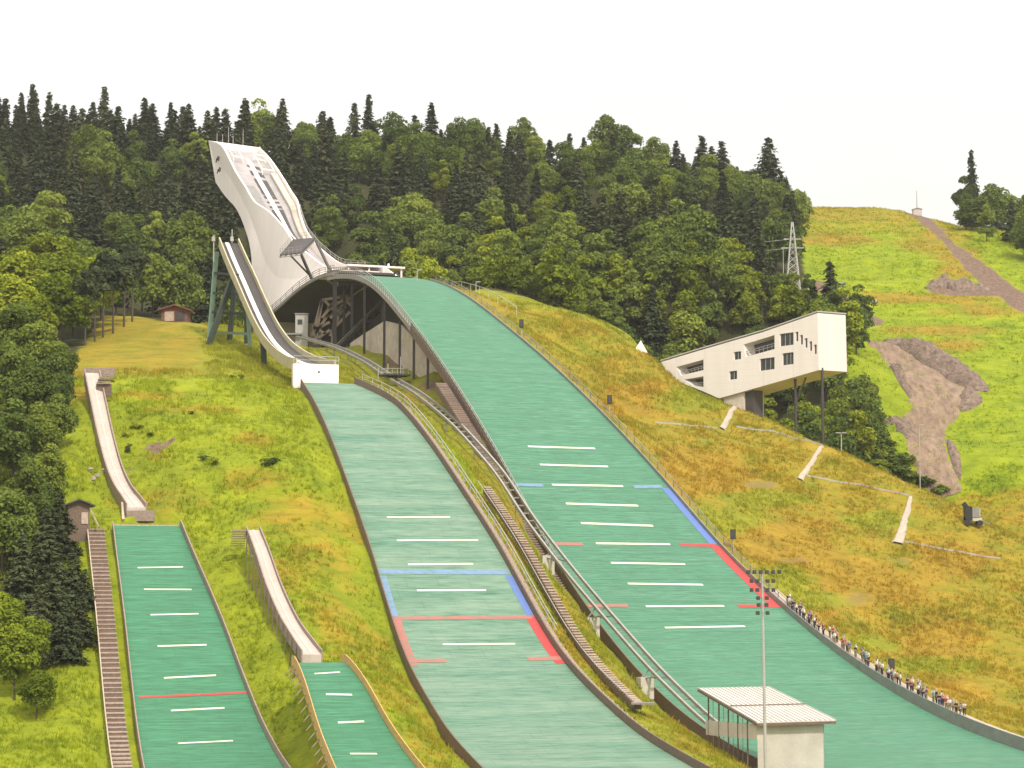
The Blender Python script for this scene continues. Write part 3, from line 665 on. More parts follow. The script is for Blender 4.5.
mb = MB(); mb.sweep([list(r) for r in zip(lowLi, lowRi, [D(p, .45) for p in lowRi], [D(p, .45) for p in lowLi])]); mb.build('underside', MAT['soffit'], tower)
b0 = [lowL[0], rimL[0], rimR[0], lowR[0]]
mb = MB(); mb.sweep([[p - np.array([*BIG.ax, 0]) * .25 for p in b0], [p + np.array([*BIG.ax, 0]) * .05 for p in b0]]); mb.build('rear_wall', MAT['white'], tower)
def flpt(i, s, dz=0.0): return flL[i] * (1 - s) + flR[i] * s + np.array([0, 0, dz])
NS = len(flL)
def floor_strip(name, i0, i1, s0, s1, dz, th, mt, parent):
    mb = MB(); mb.sweep([[flpt(i, s0, dz), flpt(i, s1, dz), flpt(i, s1, dz + th), flpt(i, s0, dz + th)] for i in range(i0, i1)]); return mb.build(name, mt, parent)
floor_strip('track', 3, NS, .47, .575, .03, .14, MAT['track'], tower)
floor_strip('drain_channel', 4, NS, .58, .69, .02, .07, MAT['dark'], tower)
floor_strip('drain_channel', 4, NS, .41, .465, .02, .07, MAT['dark'], tower)
floor_strip('service_walkway', 7, 16, .08, .32, .05, .25, MAT['grey'], tower)
# steps up the far wall
mb = MB(); sp = []
for i in range(5, 20):
    for j in range(4):
        a = flpt(i, .84) * (1 - j / 4) + flpt(i + 1, .84) * (j / 4); b = flpt(i, .98) * (1 - j / 4) + flpt(i + 1, .98) * (j / 4); sp.append((a, b))
for k, (a, b) in enumerate(sp):
    pass
rings = []
for a, b in sp:
    n, o = tno(a); n2, o2 = tno(b)
    rings += [[tpt(n, o, a[2] + .05), tpt(n2, o2, b[2] + .05), tpt(n2, o2, b[2] + .75), tpt(n, o, a[2] + .75)], [tpt(n + .35, o, a[2] + .05), tpt(n2 + .35, o2, b[2] + .05), tpt(n2 + .35, o2, b[2] + .75), tpt(n + .35, o, a[2] + .75)]]
mb.sweep(rings); mb.build('steps', MAT['pale_concrete'], tower)
for i, s0, s1 in ((2, .12, .34), (3, .66, .92)):
    c0, c1 = flpt(i, s0), flpt(i, s1); g = MB()
    for c in (c0, c1): g.bar(c, D(c, 1.6), .3)
    g.bar(D(c0, 1.6), D(c1, 1.6), .3); g.bar(D(c0, .6), D(c1, .6), .2)
    c2, c3 = flpt(i + 2, s0), flpt(i + 2, s1)
    for c in (c2, c3): g.bar(c, D(c, 1.4), .14)
    g.bar(D(c2, 1.4), D(c3, 1.4), .3); g.bar(D(c0, 1.6), D(c2, 1.4), .14); g.bar(D(c1, 1.6), D(c3, 1.4), .14)
    g.build('start_gate', MAT['white'], tower)
for u, v in ((217,140.5),(222.5,141.5),(228.5,142.3),(233,142.6),(243,144.6)):
    s = (u - 208.7) / (260 - 208.7); p = rimL[0] * (1 - s) + rimR[0] * s
    MB().tube(D(p, -.2), D(p, 1.6 + (2.0 if u in (228.5, 243) else .3)), .06).build('flag_pole', MAT['lgrey'], tower)
# small dark markings on the outer wall near the top
for u, v in ((218.6,160),(220,171)):
    p = tow(u, v, -5.12); e = np.array([*BIG.ax, 0]); up = np.array([0, 0, 1]); w_ = np.array([*(-BIG.pr), 0]) * .05; mb = MB()
    for k in range(3):
        a = p + e * (k * 1.0 - 1.2) + up * (k % 2) * .3
        mb.bar(a + w_ * 5 - up * .4, a + w_ * 5 + e * .6 + up * .5, .22, .08)
    mb.build('wall_mark', MAT['dark'], tower)
# fence along the far rim
mb = MB(); mb.poly_bar([D(inward(p, .0), .9) for p in rimR[14:34]], .07, .07); mb.poly_bar([D(p, .45) for p in rimR[14:34]], .05, .05); fr = mb.build('rim_railing', MAT['lgrey'], tower)
pm = MB().box((0, 0, .45), (.08, .08, .95)).mesh('post', MAT['lgrey']); W = np.array(parent_world(fr))
for p in rimR[14:34]: link('post', pm, fr, p - W)
# railing along the lower edge over the arch
mb = MB(); ar = [D(inward(p, -.15), .0) for p in lowL[21:]]
for z in (.45, .9, 1.3): mb.poly_bar([D(p, z) for p in ar], .08, .08)
fr = mb.build('arch_railing', MAT['grey'], tower); W = np.array(parent_world(fr)); pm = MB().box((0, 0, .65), (.09, .09, 1.35)).mesh('post', MAT['grey'])
for p in ar: link('post', pm, fr, p - W)
mb = MB(); mb.poly_bar([D(inward(p, -.12), -.5) for p in lowL[20:]], .35, .62); mb.build('arch_edge', MAT['rim'], tower)
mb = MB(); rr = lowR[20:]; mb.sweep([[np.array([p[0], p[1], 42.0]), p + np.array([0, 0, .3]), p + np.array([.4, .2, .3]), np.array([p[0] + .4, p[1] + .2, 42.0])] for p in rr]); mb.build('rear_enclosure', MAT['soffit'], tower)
# the foot of the tower
fa, fb = tno(lowL[17])[0], tno(lowL[22])[0]
mb = MB(); pts = [(fa, -5.9), (fb, -6.3), (fb, 5.8), (fa, 5.4)]
mb.sweep([[tpt(n, o, 46) for n, o in pts], [tpt(n, o, 58.2) for n, o in pts]]); mb.build('foot', MAT['white'], tower)
# take-off end: a white parapet box reaching over the knoll
ta, tb = tow(349,276,-2.5), tow(385,277.5,5.5)
mb = MB(); na, nb_ = -42.0, -36.2
zt = float(rimL[-1][2])
pts = [(na, -3.4), (nb_, -3.4), (nb_, 6.2), (na, 6.2)]
mb.sweep([[tpt(n, o, zt - .9) for n, o in pts], [tpt(n, o, zt + 1.0) for n, o in pts]]); mb.build('takeoff_table', MAT['white'], tower)
pts = [(na - 1, -2.0), (nb_ + .6, -2.0), (nb_ + .6, 9.5), (na - 1, 9.5)]
mb = MB(); mb.sweep([[tpt(n, o, zt + 1.7) for n, o in pts], [tpt(n, o, zt + 2.05) for n, o in pts]]); mb.build('takeoff_canopy', MAT['white'], tower)
for o in (-1.6, 2.5, 6.4, 9.0):
    MB().bar(tpt(nb_, o, zt - 1.2), tpt(nb_, o, zt + (2.6 if o == 6.4 else 1.7)), .35).build('canopy_post', MAT['white'], tower)
# ---- coach platform on leaning legs
A_, B_, C_, D_ = at(280,256,461), at(293,240.7,469), at(315.4,239,471), at(301,253.6,463)
pl = empty('coach_platform', (float(C_[0]), float(C_[1]), 61), 0, 'dark sloping platform on leaning steel legs against the white tower', 'platform')
th = np.array([0, 0, .28]); mb = MB(); mb.sweep([[A_, B_, B_ + th, A_ + th], [D_, C_, C_ + th, D_ + th]]); mb.build('deck', MAT['dark'], pl)
mb = MB()
for s in (.0, .25, .5, .75, 1.0): mb.bar(A_ * (1 - s) + D_ * s - th * .6, B_ * (1 - s) + C_ * s - th * .6, .22)
for s in (.0, .33, .66, 1.0): mb.bar(A_ * (1 - s) + B_ * s - th * .9, D_ * (1 - s) + C_ * s - th * .9, .2)
mb.build('beam_grid', MAT['grey'], pl)
mb = MB()
for p, q in ((A_, B_), (B_, C_), (A_, D_)):
    mb.bar(p + th * 5, q + th * 5, .06); mb.bar(p + th * 3, q + th * 3, .05)
    for s in np.linspace(0, 1, 6): r_ = p * (1 - s) + q * s; mb.bar(r_, r_ + th * 5, .06)
mb.build('railing', MAT['grey'], pl)
L1 = tow(313,281.7,-6.2); L2 = tow(332,274.5,-6.0)
MB().bar(at(301,254,463), L1, .42).build('leg', MAT['dark'], pl); MB().bar(at(316,241,471), L2, .42).build('leg', MAT['dark'], pl); MB().bar(at(291,256,462), L1 + np.array([-.4, 0, 1.0]), .26).build('brace', MAT['dark'], pl)
# ---- inside the hollow under the arch
def ghit(u, Y): p = at(u, 300, Y); return np.array([p[0], Y, gz(p[0], Y)])
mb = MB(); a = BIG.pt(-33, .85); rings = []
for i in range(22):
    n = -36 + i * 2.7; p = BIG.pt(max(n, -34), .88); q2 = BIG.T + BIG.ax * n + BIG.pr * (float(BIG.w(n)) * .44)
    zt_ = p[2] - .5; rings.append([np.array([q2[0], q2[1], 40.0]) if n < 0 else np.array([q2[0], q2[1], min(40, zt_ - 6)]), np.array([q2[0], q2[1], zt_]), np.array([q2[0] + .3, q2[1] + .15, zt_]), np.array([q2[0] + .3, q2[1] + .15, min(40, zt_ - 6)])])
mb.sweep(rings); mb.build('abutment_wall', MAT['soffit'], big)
top = [(350,343.5),(362,335),(384.5,321),(401,325),(415,339),(430,353),(442,368)]
rp = BIG.T + BIG.pr * (-5.2); rings = []
for u, v in top:
    p = plane_pt(u, v, rp, BIG.ax + BIG.pr * .035); rings.append([np.array([p[0], p[1], p[2] - 7]), p, p + np.array([.5, .25, 0]), np.array([p[0] + .5, p[1] + .25, p[2] - 7])])
mb = MB(); mb.sweep(rings); mb.build('retaining_wall', MAT['concrete'], big)
# stair flight climbing under the deck
s0 = at(335,352,446); s1 = at(388,300,452)
fl = empty('covered_stair_flight', s0, 0, 'dark steel stair flight climbing through the hollow under the arch', 'stairs')
mb = MB(); rings = []
for i in range(25):
    p = s0 + (s1 - s0) * i / 24
    for k in (0, 1):
        z = p[2] + (s1[2] - s0[2]) / 24 * k; rings.append([(p[0], p[1] - .9, z - .9), (p[0], p[1] + .9, z - .9), (p[0], p[1] + .9, z), (p[0], p[1] - .9, z)])
mb.sweep(rings); mb.build('flight', MAT['dark'], fl)
mb = MB(); mb.bar(s0 + np.array([0, -1, .9]), s1 + np.array([0, -1, .9]), .12); mb.bar(s0 + np.array([0, -1, .45]), s1 + np.array([0, -1, .45]), .08); mb.build('handrail', MAT['grey'], fl)
# pale timber truss standing in the hollow
c0 = ghit(322, 468); tr = empty('timber_truss', c0, 0, 'pale timber lattice standing in the shade under the arch', 'truss'); mb = MB()
P4 = lambda u, v: at(u, v, 468)
for p, q in (((312,336),(322,300)),((322,300),(348,296)),((330,336),(348,296)),((314,330),(330,322)),((314,336),(326,318)),((318,338),(330,330)),((324,300),(340,316)),((330,318),(346,306)),((328,308),(344,300)),((336,326),(350,312)),((322,318),(336,300)),((312,326),(326,334)),((340,296),(352,306))):
    mb.bar(P4(*p), P4(*q), .5)
mb.bar(P4(315,345), P4(322,300), .5); mb.bar(P4(332,345), P4(336,300), .5)
mb.build('lattice', MAT['pale_wood'], tr)
for u, v0, v1, Y in ((334,282,342,455),(344,283,345,462),(352,283,340,450)):
    cb = at(u, v1, Y); c2 = at(u, v0, Y); o = MB().bar((cb[0], cb[1], gz(cb[0], cb[1]) - .5), c2, .5).build('support_column', MAT['dark'], None)
    tag(o, 'dark steel column holding up the arch, %s' % {334: 'beside the pale lattice', 344: 'between lattice and stair flight', 352: 'in front of the dark stair flight'}[u], 'column', 'columns under the arch')
# lift station cabin
c = at(302,336,467); cz = gz(c[0], c[1]); lc = empty('lift_cabin', (c[0], c[1], cz), 0, 'pale grey box cabin at the head of the rails under the arch', 'cabin')
w_ = 2.4; MB().box((c[0], c[1], (cz + c[2] + 4.0) / 2), (w_, 2.2, c[2] + 4.0 - cz)).build('body', MAT['lgrey'], lc); MB().box((c[0] - .3, c[1] - 1.15, c[2] + 2.6), (.9, .1, .9)).build('window', MAT['glass'], lc)
MB().box((c[0], c[1], c[2] + 4.15), (w_ + .3, 2.5, .25)).build('roof', MAT['grey'], lc); MB().box((c[0] - 2.2, c[1] - .6, c[2] + .2), (4.6, 3.0, .3)).build('landing', MAT['grey'], lc)
# ------------------------------------------------------------------ inruns: a trough along a line
def resample(pts, step=1.0):
    pts = np.array(pts); k = 8; fine = np.array(smooth_rows(pts, k)); d = np.concatenate([[0], np.cumsum(np.linalg.norm(np.diff(fine, axis=0), axis=1))])
    m = max(2, int(d[-1] / step)); t = np.linspace(0, d[-1], m); return np.stack([np.interp(t, d, fine[:, i]) for i in range(3)], 1)
def chute(parent, path, wid, wall_h, wall_t, depth, m_wall, m_floor, m_track, track=(.3, .5), dark=None):
    P_ = resample(path); n = len(P_); T_ = np.gradient(P_, axis=0); T_[:, 2] = 0; T_ /= np.linalg.norm(T_, axis=1)[:, None]; S_ = np.stack([T_[:, 1], -T_[:, 0], np.zeros(n)], 1)
    if S_[0][0] < 0: S_ = -S_
    ws = np.interp(np.linspace(0, 1, n), np.linspace(0, 1, len(wid)), wid)
    def row(e, z): return [P_[i] + S_[i] * e(ws[i]) + np.array([0, 0, z]) for i in range(n)]
    for sg in (-1, 1):
        r = [row(lambda w: sg * w / 2, -depth), row(lambda w: sg * (w / 2 + wall_t), -depth), row(lambda w: sg * (w / 2 + wall_t), wall_h), row(lambda w: sg * w / 2, wall_h)]
        mb = MB(); mb.sweep([list(q) for q in zip(*r)]); mb.build('side_wall', m_wall, parent)
    r = [row(lambda w: -w / 2 + .003, -depth + .02), row(lambda w: w / 2 - .003, -depth + .02), row(lambda w: w / 2 - .003, 0), row(lambda w: -w / 2 + .003, 0)]
    mb = MB(); mb.sweep([list(q) for q in zip(*r)]); mb.build('trough', m_floor, parent)
    for t0, t1, m, dz in ([(track[0], track[1], m_track, .06)] if m_track else []) + ([(dark[0], dark[1], MAT['dark'], .03)] if dark else []):
        r = [row(lambda w: -w / 2 + w * t0, .004), row(lambda w: -w / 2 + w * t1, .004), row(lambda w: -w / 2 + w * t1, dz), row(lambda w: -w / 2 + w * t0, dz)]
        mb = MB(); mb.sweep([list(q) for q in zip(*r)]); mb.build('track', m, parent)
    return P_, S_
    p = at(*A)[:2]; d = at(*B)[:2] - p; d /= np.linalg.norm(d); return [plane_pt(u, v, p, d) for u, v in pxs]
# medium hill inrun
path = line_pts([(229,243),(237,262),(246,282),(256,305),(266,326),(277,343),(290,355),(304,362.5),(316,365)], (316,365,352.5), (229,243,392))
q = path[4]; mi = empty('medium_ski_jump_inrun', (q[0], q[1], gz(q[0], q[1])), 0, 'steep beige trough with a white track on a green steel trestle', 'ski jump inrun')
chute(mi, path, [3.0,3.2,3.2,3.3,3.6,4.4,5.6], .85, .22, .8, MAT['beige'], MAT['dark'], MAT['track'], (.28,.5), (.56,.66))
fc = at(314,373,350.5); mb = MB(); cb = [MID.pt(-4.4, -1.2, 0), MID.pt(-2.9, -1.2, 0), MID.pt(-2.9, .1, 0), MID.pt(-4.4, .1, 0)]
zt2 = at(314,363.8,350.5)[2]
mb.sweep([[np.array([p[0], p[1], 30.3]) for p in cb], [np.array([p[0], p[1], zt2]) for p in cb]]); mb.build('takeoff_block', MAT['white'], mi)
mb = MB(); a, b = cb[1] * .15 + cb[2] * .85, cb[3]
for p in (cb[1], cb[2], cb[3]): mb.bar((p[0], p[1], zt2), (p[0], p[1], zt2 + 1.1), .09)
for z in (.55, 1.1): mb.bar((cb[1][0], cb[1][1], zt2 + z), (cb[2][0], cb[2][1], zt2 + z), .07); mb.bar((cb[3][0], cb[3][1], zt2 + z), (cb[2][0], cb[2][1], zt2 + z), .07)
mb.build('railing', MAT['lgrey'], mi)
MB().tube(MID.pt(-2.88, -.5, 1.6), MID.pt(-2.80, -.5, 1.6), .14).build('drain_hole', MAT['dark'], mi)
def leg(a, b, w, mt, name='trestle_leg'): MB().bar(a, (b[0], b[1], gz(b[0], b[1]) - .6), w).build(name, mt, mi)
leg(at(216.5,252,393), at(209,350,393), .7, MAT['green_steel']); leg(at(236,268,389), at(207,360,386), .75, MAT['dark_green'])
leg(at(246,290,384), at(250.5,358,383), .6, MAT['green_steel']); leg(at(247,288,387), at(246,350,389), .6, MAT['dark_green']); leg(at(236,272,394), at(229,362,391), .7, MAT['dark_green']); leg(at(262,325,376), at(264.5,360,374), .75, MAT['dark_green'])
for u0, v0, u1, v1, mt in ((214,293,246,295,'dark_green'),(213,312,248,314,'dark_green'),(212.5,332,250,334,'green_steel'),(210.5,348,249,351,'green_steel'),(215,273,238,275,'dark_green')):
    MB().bar(at(u0, v0, 392.5), at(u1, v1, 384.5), .4).build('cross_beam', MAT[mt], mi)
for u, v, Y in ((213.5,262,392),(232,243,391.5)):
    p = at(u, v, Y); MB().tube(p, D(p, 4.4 if u < 220 else 2.2), .09).build('lamp_pole', MAT['lgrey'], mi); p2 = at(u, v - (23 if u < 220 else 4), Y); MB().box(p2, (.5, .4, .75)).build('floodlight', MAT['lgrey'], mi)
# small hill inrun
path = line_pts([(92,373),(97.5,400),(105,435),(113.5,467),(122,487),(130.5,499),(136.5,507.5)], (136.5,507.5,303), (92,373,335))
q = path[3]; si = empty('small_ski_jump_inrun', (q[0], q[1], gz(q[0], q[1])), 0, 'long pale concrete trough curving down to the bright green slope beside the steps', 'ski jump inrun')
P_, S_ = chute(si, path, [1.9,1.9,1.9,2.0,2.3], .55, .16, 1.3, MAT['wood'], MAT['chute'], MAT['pale_concrete'], (.45,.55))
t = P_[0]; MB().box(t + np.array([.8, .9, .25]), (4.4, .25, 1.1)).build('top_board', MAT['wood'], si)
g = MB(); g.box(t + np.array([2.1, -.6, -1.1]), (1.9, 3.0, .2)); g.build('start_platform', MAT['brown'], si)
for k in range(6): MB().box(t + np.array([2.1, -.2 - k * .55, -.2 - k * .3]), (1.8, .22, .14)).build('slat', MAT['wood'], si)
MB().box(t + np.array([2.1, -2.6, -2.6]), (2.1, .25, 1.7)).build('platform_wall', MAT['brown'], si)
e = P_[-1]; MB().box(e + np.array([.6, -.35, -1.05]), (3.4, .5, 1.3)).build('takeoff_block', MAT['wood'], si)
MB().bar(e + np.array([-2.0, 1.6, .6]), e + np.array([-1.4, -1.4, -1.6]), .3, .35).build('guide_board', MAT['pale_wood'], si)
for i in range(6, len(P_) - 3, 5):
    for sg in (-1, 1):
        p = P_[i] + S_[i] * sg * 1.05; MB().bar((p[0], p[1], gz(p[0], p[1]) - .4), D(p, .2), .16).build('post', MAT['brown'], si)
# tiny hill inrun
path = line_pts([(253,530),(262,553),(274,588),(288,619),(300,638),(312,654.5)], (312,654.5,265.5), (253,530,290))
q = path[3]; ti = empty('tiny_ski_jump_inrun', (q[0], q[1], gz(q[0], q[1])), 0, 'short grey trough with plank sides running down to the yellow edged slope', 'ski jump inrun')
P_, S_ = chute(ti, path, [1.5,1.6,1.7,1.8,2.1], .5, .14, .9, MAT['wood'], MAT['chute'], MAT['pale_concrete'], (.45,.55))
t = P_[0]; MB().box(t + np.array([-1.5, .2, -.1]), (1.7, 2.2, .16)).build('start_platform', MAT['wood'], ti)
for k in range(7): MB().box(t + np.array([-1.5, -.9 - k * .35, -.25 - k * .28]), (1.65, .2, .12)).build('slat', MAT['brown'], ti)
for i in range(2, len(P_) - 1, 2):
    p = P_[i] - S_[i] * 1.15; MB().bar((p[0] - .25, p[1], gz(p[0] - .25, p[1]) - .5), D(p, .5), .12).build('post', MAT['brown'], ti)
# ------------------------------------------------------------------ inclined lift
LR_ = resample(LIFT, 1.2); side = np.array([LD[1], -LD[0], 0]); side = side if side[0] > 0 else -side
q = LR_[30]; lift = empty('inclined_lift_track', (q[0], q[1], gz(q[0], q[1])), 0, 'twin grey rail lift track running down between the two big slopes', 'lift track')
for sg in (-.72, .72):
    mb = MB(); mb.poly_bar([p + side * sg for p in LR_], .28, .4); mb.build('rail', MAT['rail'], lift)
sm = MB().box((0, 0, .06), (1.3, .22, .18)).mesh('sleeper', MAT['grey']); W = np.array(parent_world(lift)); ang = math.atan2(side[1], side[0])
for i in range(1, len(LR_), 2): link('sleeper', sm, lift, LR_[i] - W + np.array([0, 0, -.05]), ang)
dd = np.array([LD[0], LD[1], 0])
def nearest_u(u): return min(range(len(LR_)), key=lambda i: abs(proj(*LR_[i])[0] - u))
for u, big_ in ((560,1),(606,1),(660,1),(520,0),(478,0),(450,0),(425,0),(352,0),(330,0)):
    i = nearest_u(u); p = LR_[i]; up_ = LR_[max(0, min(len(LR_) - 1, i + 3))] if LR_[0][1] < LR_[-1][1] else LR_[max(0, i - 3)]
    if big_:
        c = p - side * 1.2 + dd * 2.2; zg = gz(c[0], c[1]); ft = empty('pier', c - W); ft.parent = lift; ft.location = [float(a) for a in np.array([c[0], c[1], zg]) - W]
        MB().box((c[0], c[1], zg + .55), (1.7, 1.5, 2.6), ang).build('footing', MAT['pale_concrete'], ft)
        for s2 in (-.6, .6): MB().bar((c[0] + side[0] * s2, c[1] + side[1] * s2, zg + 1.7), p + side * s2 + np.array([0, 0, -.05]), .16).build('strut', MAT['grey'], ft); MB().bar((c[0] + side[0] * s2, c[1] + side[1] * s2, zg + 1.7), LR_[min(i + 2, len(LR_) - 1)] + side * s2, .14).build('strut', MAT['grey'], ft)
    else:
        ft = MB()
        for s2 in (-.7, .7): c = p + side * s2; ft.bar((c[0], c[1], gz(c[0], c[1]) - .5), c, .16)
        ft.build('trestle', MAT['grey'], lift)
i = nearest_u(392); p = LR_[i]; MB().box(p + np.array([.6, -.4, .5]), (4.6, 3.2, .22), ang).build('stop_platform', MAT['dark'], lift)
mb = MB()
for dx in np.linspace(-1.6, 2.8, 6): mb.bar(p + np.array([dx, 1.1, .6]), p + np.array([dx, 1.1, 1.8]), .08)
mb.bar(p + np.array([-1.6, 1.1, 1.8]), p + np.array([2.8, 1.1, 1.8]), .08); mb.bar(p + np.array([-1.6, 1.1, 1.2]), p + np.array([2.8, 1.1, 1.2]), .06); mb.build('platform_railing', MAT['lgrey'], lift)
for dx, h in ((-2.2, 2.2), (-.6, 2.6), (1.5, 3.8)):
    MB().tube(p + np.array([dx, 1.4, -.5]), p + np.array([dx, 1.4, h]), .08).build('signal_post', MAT['lgrey'], lift)
# ------------------------------------------------------------------ steps
rnd0 = random.Random(3)
def steps(parent, pts, wid, mt, name='steps', rise=.32, th=.35, lift_=.12):
    P_ = resample(pts, .5); k = max(3, int(abs(P_[-1][2] - P_[0][2]) / rise)); idx = np.linspace(0, len(P_) - 1, k + 1); Q = np.stack([np.interp(idx, np.arange(len(P_)), P_[:, i]) for i in range(3)], 1); rings = []
    for i in range(k):
        a, b = Q[i], Q[i + 1]; d = b - a; d[2] = 0; d /= np.linalg.norm(d); s = np.array([d[1], -d[0], 0]) * wid / 2; zt_ = max(a[2], b[2]) + lift_
        zl = min(a[2], b[2]) - th
        for c, z in ((a, zt_), (b, zt_)): rings.append([np.array([*(c - s)[:2], zl]), np.array([*(c + s)[:2], zl]), np.array([*(c + s)[:2], z]), np.array([*(c - s)[:2], z])])
    mb = MB(); mb.sweep(rings); o = mb.build('stringer', MAT['brown'], parent); pk = MB()
    for i in range(k):
        a, b = Q[i], Q[i + 1]; lo_, hi_ = (a, b) if a[2] < b[2] else (b, a); d = hi_ - lo_; d[2] = 0; d /= np.linalg.norm(d); s = np.array([d[1], -d[0], 0]) * (wid / 2 + .06)
        zt_ = hi_[2] + lift_ + .02; p0 = lo_ - d * .06; p1 = hi_; vs = [(*(p + q)[:2], z) for z in (zt_ - rise * rnd0.uniform(.32, .6), zt_) for p, q in ((p0, -s), (p0, s), (p1, s), (p1, -s))]
        pk.add(vs, [(3, 2, 1, 0), (4, 5, 6, 7), (0, 1, 5, 4), (1, 2, 6, 5), (2, 3, 7, 6), (3, 0, 4, 7)])
    pk.build('tread_planks', mt, parent); return o, Q
def ground_line(pxs, A, B, dz=.15, k=24):
    """a straight line over the ground in plan between two photo positions"""
    a, b = at(*A), at(*B); return [np.array([a[0] + (b[0] - a[0]) * i / k, a[1] + (b[1] - a[1]) * i / k, gz(a[0] + (b[0] - a[0]) * i / k, a[1] + (b[1] - a[1]) * i / k) + dz]) for i in range(k + 1)]
pts = [SMALL.pt(n, -1, -.15, 2.2) for n in range(0, 100, 3)]
st = empty('timber_stairs', pts[10], 0, 'brown timber steps with a pale edge board running beside the small green slope', 'steps')
steps(st, pts, 1.9, MAT['step_wood'], 'treads', .30, .6)
mb = MB(); mb.poly_bar([SMALL.pt(n, -1, .25, 3.25) for n in range(0, 100, 3)], .12, .22); mb.build('edge_board', MAT['pale_wood'], st)
pts = [MID.pt(n, 1, .35, 3.6) for n in range(34, 84, 3)]
st = empty('timber_stairs', pts[5], 0, 'narrow pale timber steps on the grass strip between the rails and the faded slope', 'steps'); steps(st, pts, .9, MAT['pale_wood'], 'treads', .3, .6)
MB().box(pts[-1] + np.array([.5, -.8, .1]), (2.6, 1.4, .2)).build('end_landing', MAT['grey'], st)
mb = MB(); mb.poly_bar([p + np.array([-1.1, 0, .9]) for p in pts], .07, .07); mb.build('handrail', MAT['lgrey'], st)
pts = [BIG.pt(n, -1, -.75, 1.6) for n in range(42, 112, 3)]
st = empty('plank_stairs', pts[5], 0, 'dark plank steps along the uphill edge of the widest green slope', 'steps'); steps(st, pts, 1.7, MAT['wood'], 'treads', .34, .9)
# ------------------------------------------------------------------ white building on the crest
BC = at(818.5,345,418); bF = np.array([-.87,.493]); bE = np.array([.85,.527])
def bp(u, v, d=0.0): p = plane_pt(u, v, BC, bF); return p + np.array([bE[0], bE[1], 0]) * d
poly = [(661,362),(700,350.3),(763,332),(817.5,313),(818.8,370),(770,384),(719,398.3),(700,390),(684,384),(672,380)]
base = at(735,405,424); wb = empty('hillside_judges_building', (BC[0] - 15, BC[1] + 9, gz(BC[0] - 15, BC[1] + 9)), 0, 'white box building cantilevered from the grassy crest on thin columns', 'building')
mb = MB(); mb.sweep([[bp(u, v) for u, v in poly], [bp(u, v, 6.2) for u, v in poly]]); 
wins = [((733.5,352),(741,360),.5),((729,371.5),(737,380),.5),((759.5,359),(774.5,371),.5),((779.5,334),(793.5,346.5),.5),((782,353.5),(793.5,365.5),.5)] + [((795.2 + i * 4.6, 332 + i * 3.2),(798.2 + i * 4.6, 341.5 + i * 3.2),.5) for i in range(5)]
sk = 0.0
def wquad(a, b, d):
    """window opening: follows the slope of the facade's own lines a little"""
    (u0, v0), (u1, v1) = a, b; s = (u1 - u0) * -.13; return [bp(u0, v0, d), bp(u1, v0 + s, d), bp(u1, v1 + s, d), bp(u0, v1, d)]
big_w = [[(743.5,344.5),(774.5,335),(774.5,349),(745.5,357)],[(676,367),(703.5,359.5),(703.5,370),(681,375.5)],[(684,379.5),(703.5,376.2),(703.5,387),(694,386)]]
cut = MB()
for a, b, d in wins: cut.sweep([wquad(a, b, -1.0), wquad(a, b, d)])
for q in big_w: cut.sweep([[bp(u, v, -1.0) for u, v in q], [bp(u, v, 2.6) for u, v in q]])
def boolean(mb_a, mb_b, name, mt, parent):
    a = mb_a.build(name, mt, parent); b = mb_b.build('cutter', mt, parent)
    md = a.modifiers.new('b', 'BOOLEAN'); md.operation = 'DIFFERENCE'; md.object = b; md.solver = 'EXACT'
    bpy.context.view_layer.update()
    dg = bpy.context.evaluated_depsgraph_get(); me = bpy.data.meshes.new_from_object(a.evaluated_get(dg)); a.modifiers.clear(); a.data = me; bpy.data.objects.remove(b); return a
body = boolean(mb, cut, 'body', MAT['facade'], wb)
for a, b, d in wins:
    q = wquad(a, b, .32); g = MB(); g.sweep([q, [p + np.array([*bE, 0]) * .05 for p in q]]); w = g.build('window', MAT['glass'], wb)
    if b[0] - a[0] > 6:
        f = MB(); n = 3 if b[0] - a[0] > 10 else 2
        for i in range(1, n):
            t = i / n; f.bar(q[0] * (1 - t) + q[1] * t - np.array([*bE, 0]) * .06, q[3] * (1 - t) + q[2] * t - np.array([*bE, 0]) * .06, .12)
        f.build('mullion', MAT['grey'], w)
for k, q in enumerate(big_w):
    P = [bp(u, v, 2.3) for u, v in q]; g = MB(); g.sweep([P, [p + np.array([*bE, 0]) * .05 for p in P]]); w = g.build('balcony_glazing' if k == 0 else 'window', MAT['glass'], wb)
    f = MB(); P = [bp(u, v, .35) for u, v in q]
    for t in ((.0, 1.0) if k else (.25,)):
        pass
    f.bar(P[3] * .72 + P[0] * .28, P[2] * .72 + P[1] * .28, .1); f.bar(P[3] * .55 + P[0] * .45, P[2] * .55 + P[1] * .45, .1)
    for i in range(1, 7): t = i / 7; f.bar(P[3] * (1 - t) + P[2] * t, (P[3] * .55 + P[0] * .45) * (1 - t) + (P[2] * .55 + P[1] * .45) * t, .07)
    f.build('railing', MAT['grey'], w)
rf = MB(); top = [(661,361),(700,349.3),(763,331),(817.9,312)]
rf.sweep([[bp(u, v, -.12), bp(u, v, 6.3), bp(u, v, 6.3) + np.array([0, 0, .22]), bp(u, v, -.12) + np.array([0, 0, .22])] for u, v in top]); rf.build('roof_edge', MAT['lgrey'], wb)
def col(u, v0, d, name='column'):
    p = bp(u, v0, d); MB().tube((p[0], p[1], gz(p[0], p[1]) - 1.5), p + np.array([0, 0, .4]), .24, n=10).build(name, MAT['dark'], wb); return p
p1 = col(788, 379, 1.6); p2 = col(821.0 - 3.0, 370, .9)
MB().tube((p1[0], p1[1], p1[2] - 4.2), bp(795, 377, 2.4), .15).build('brace', MAT['dark'], wb)
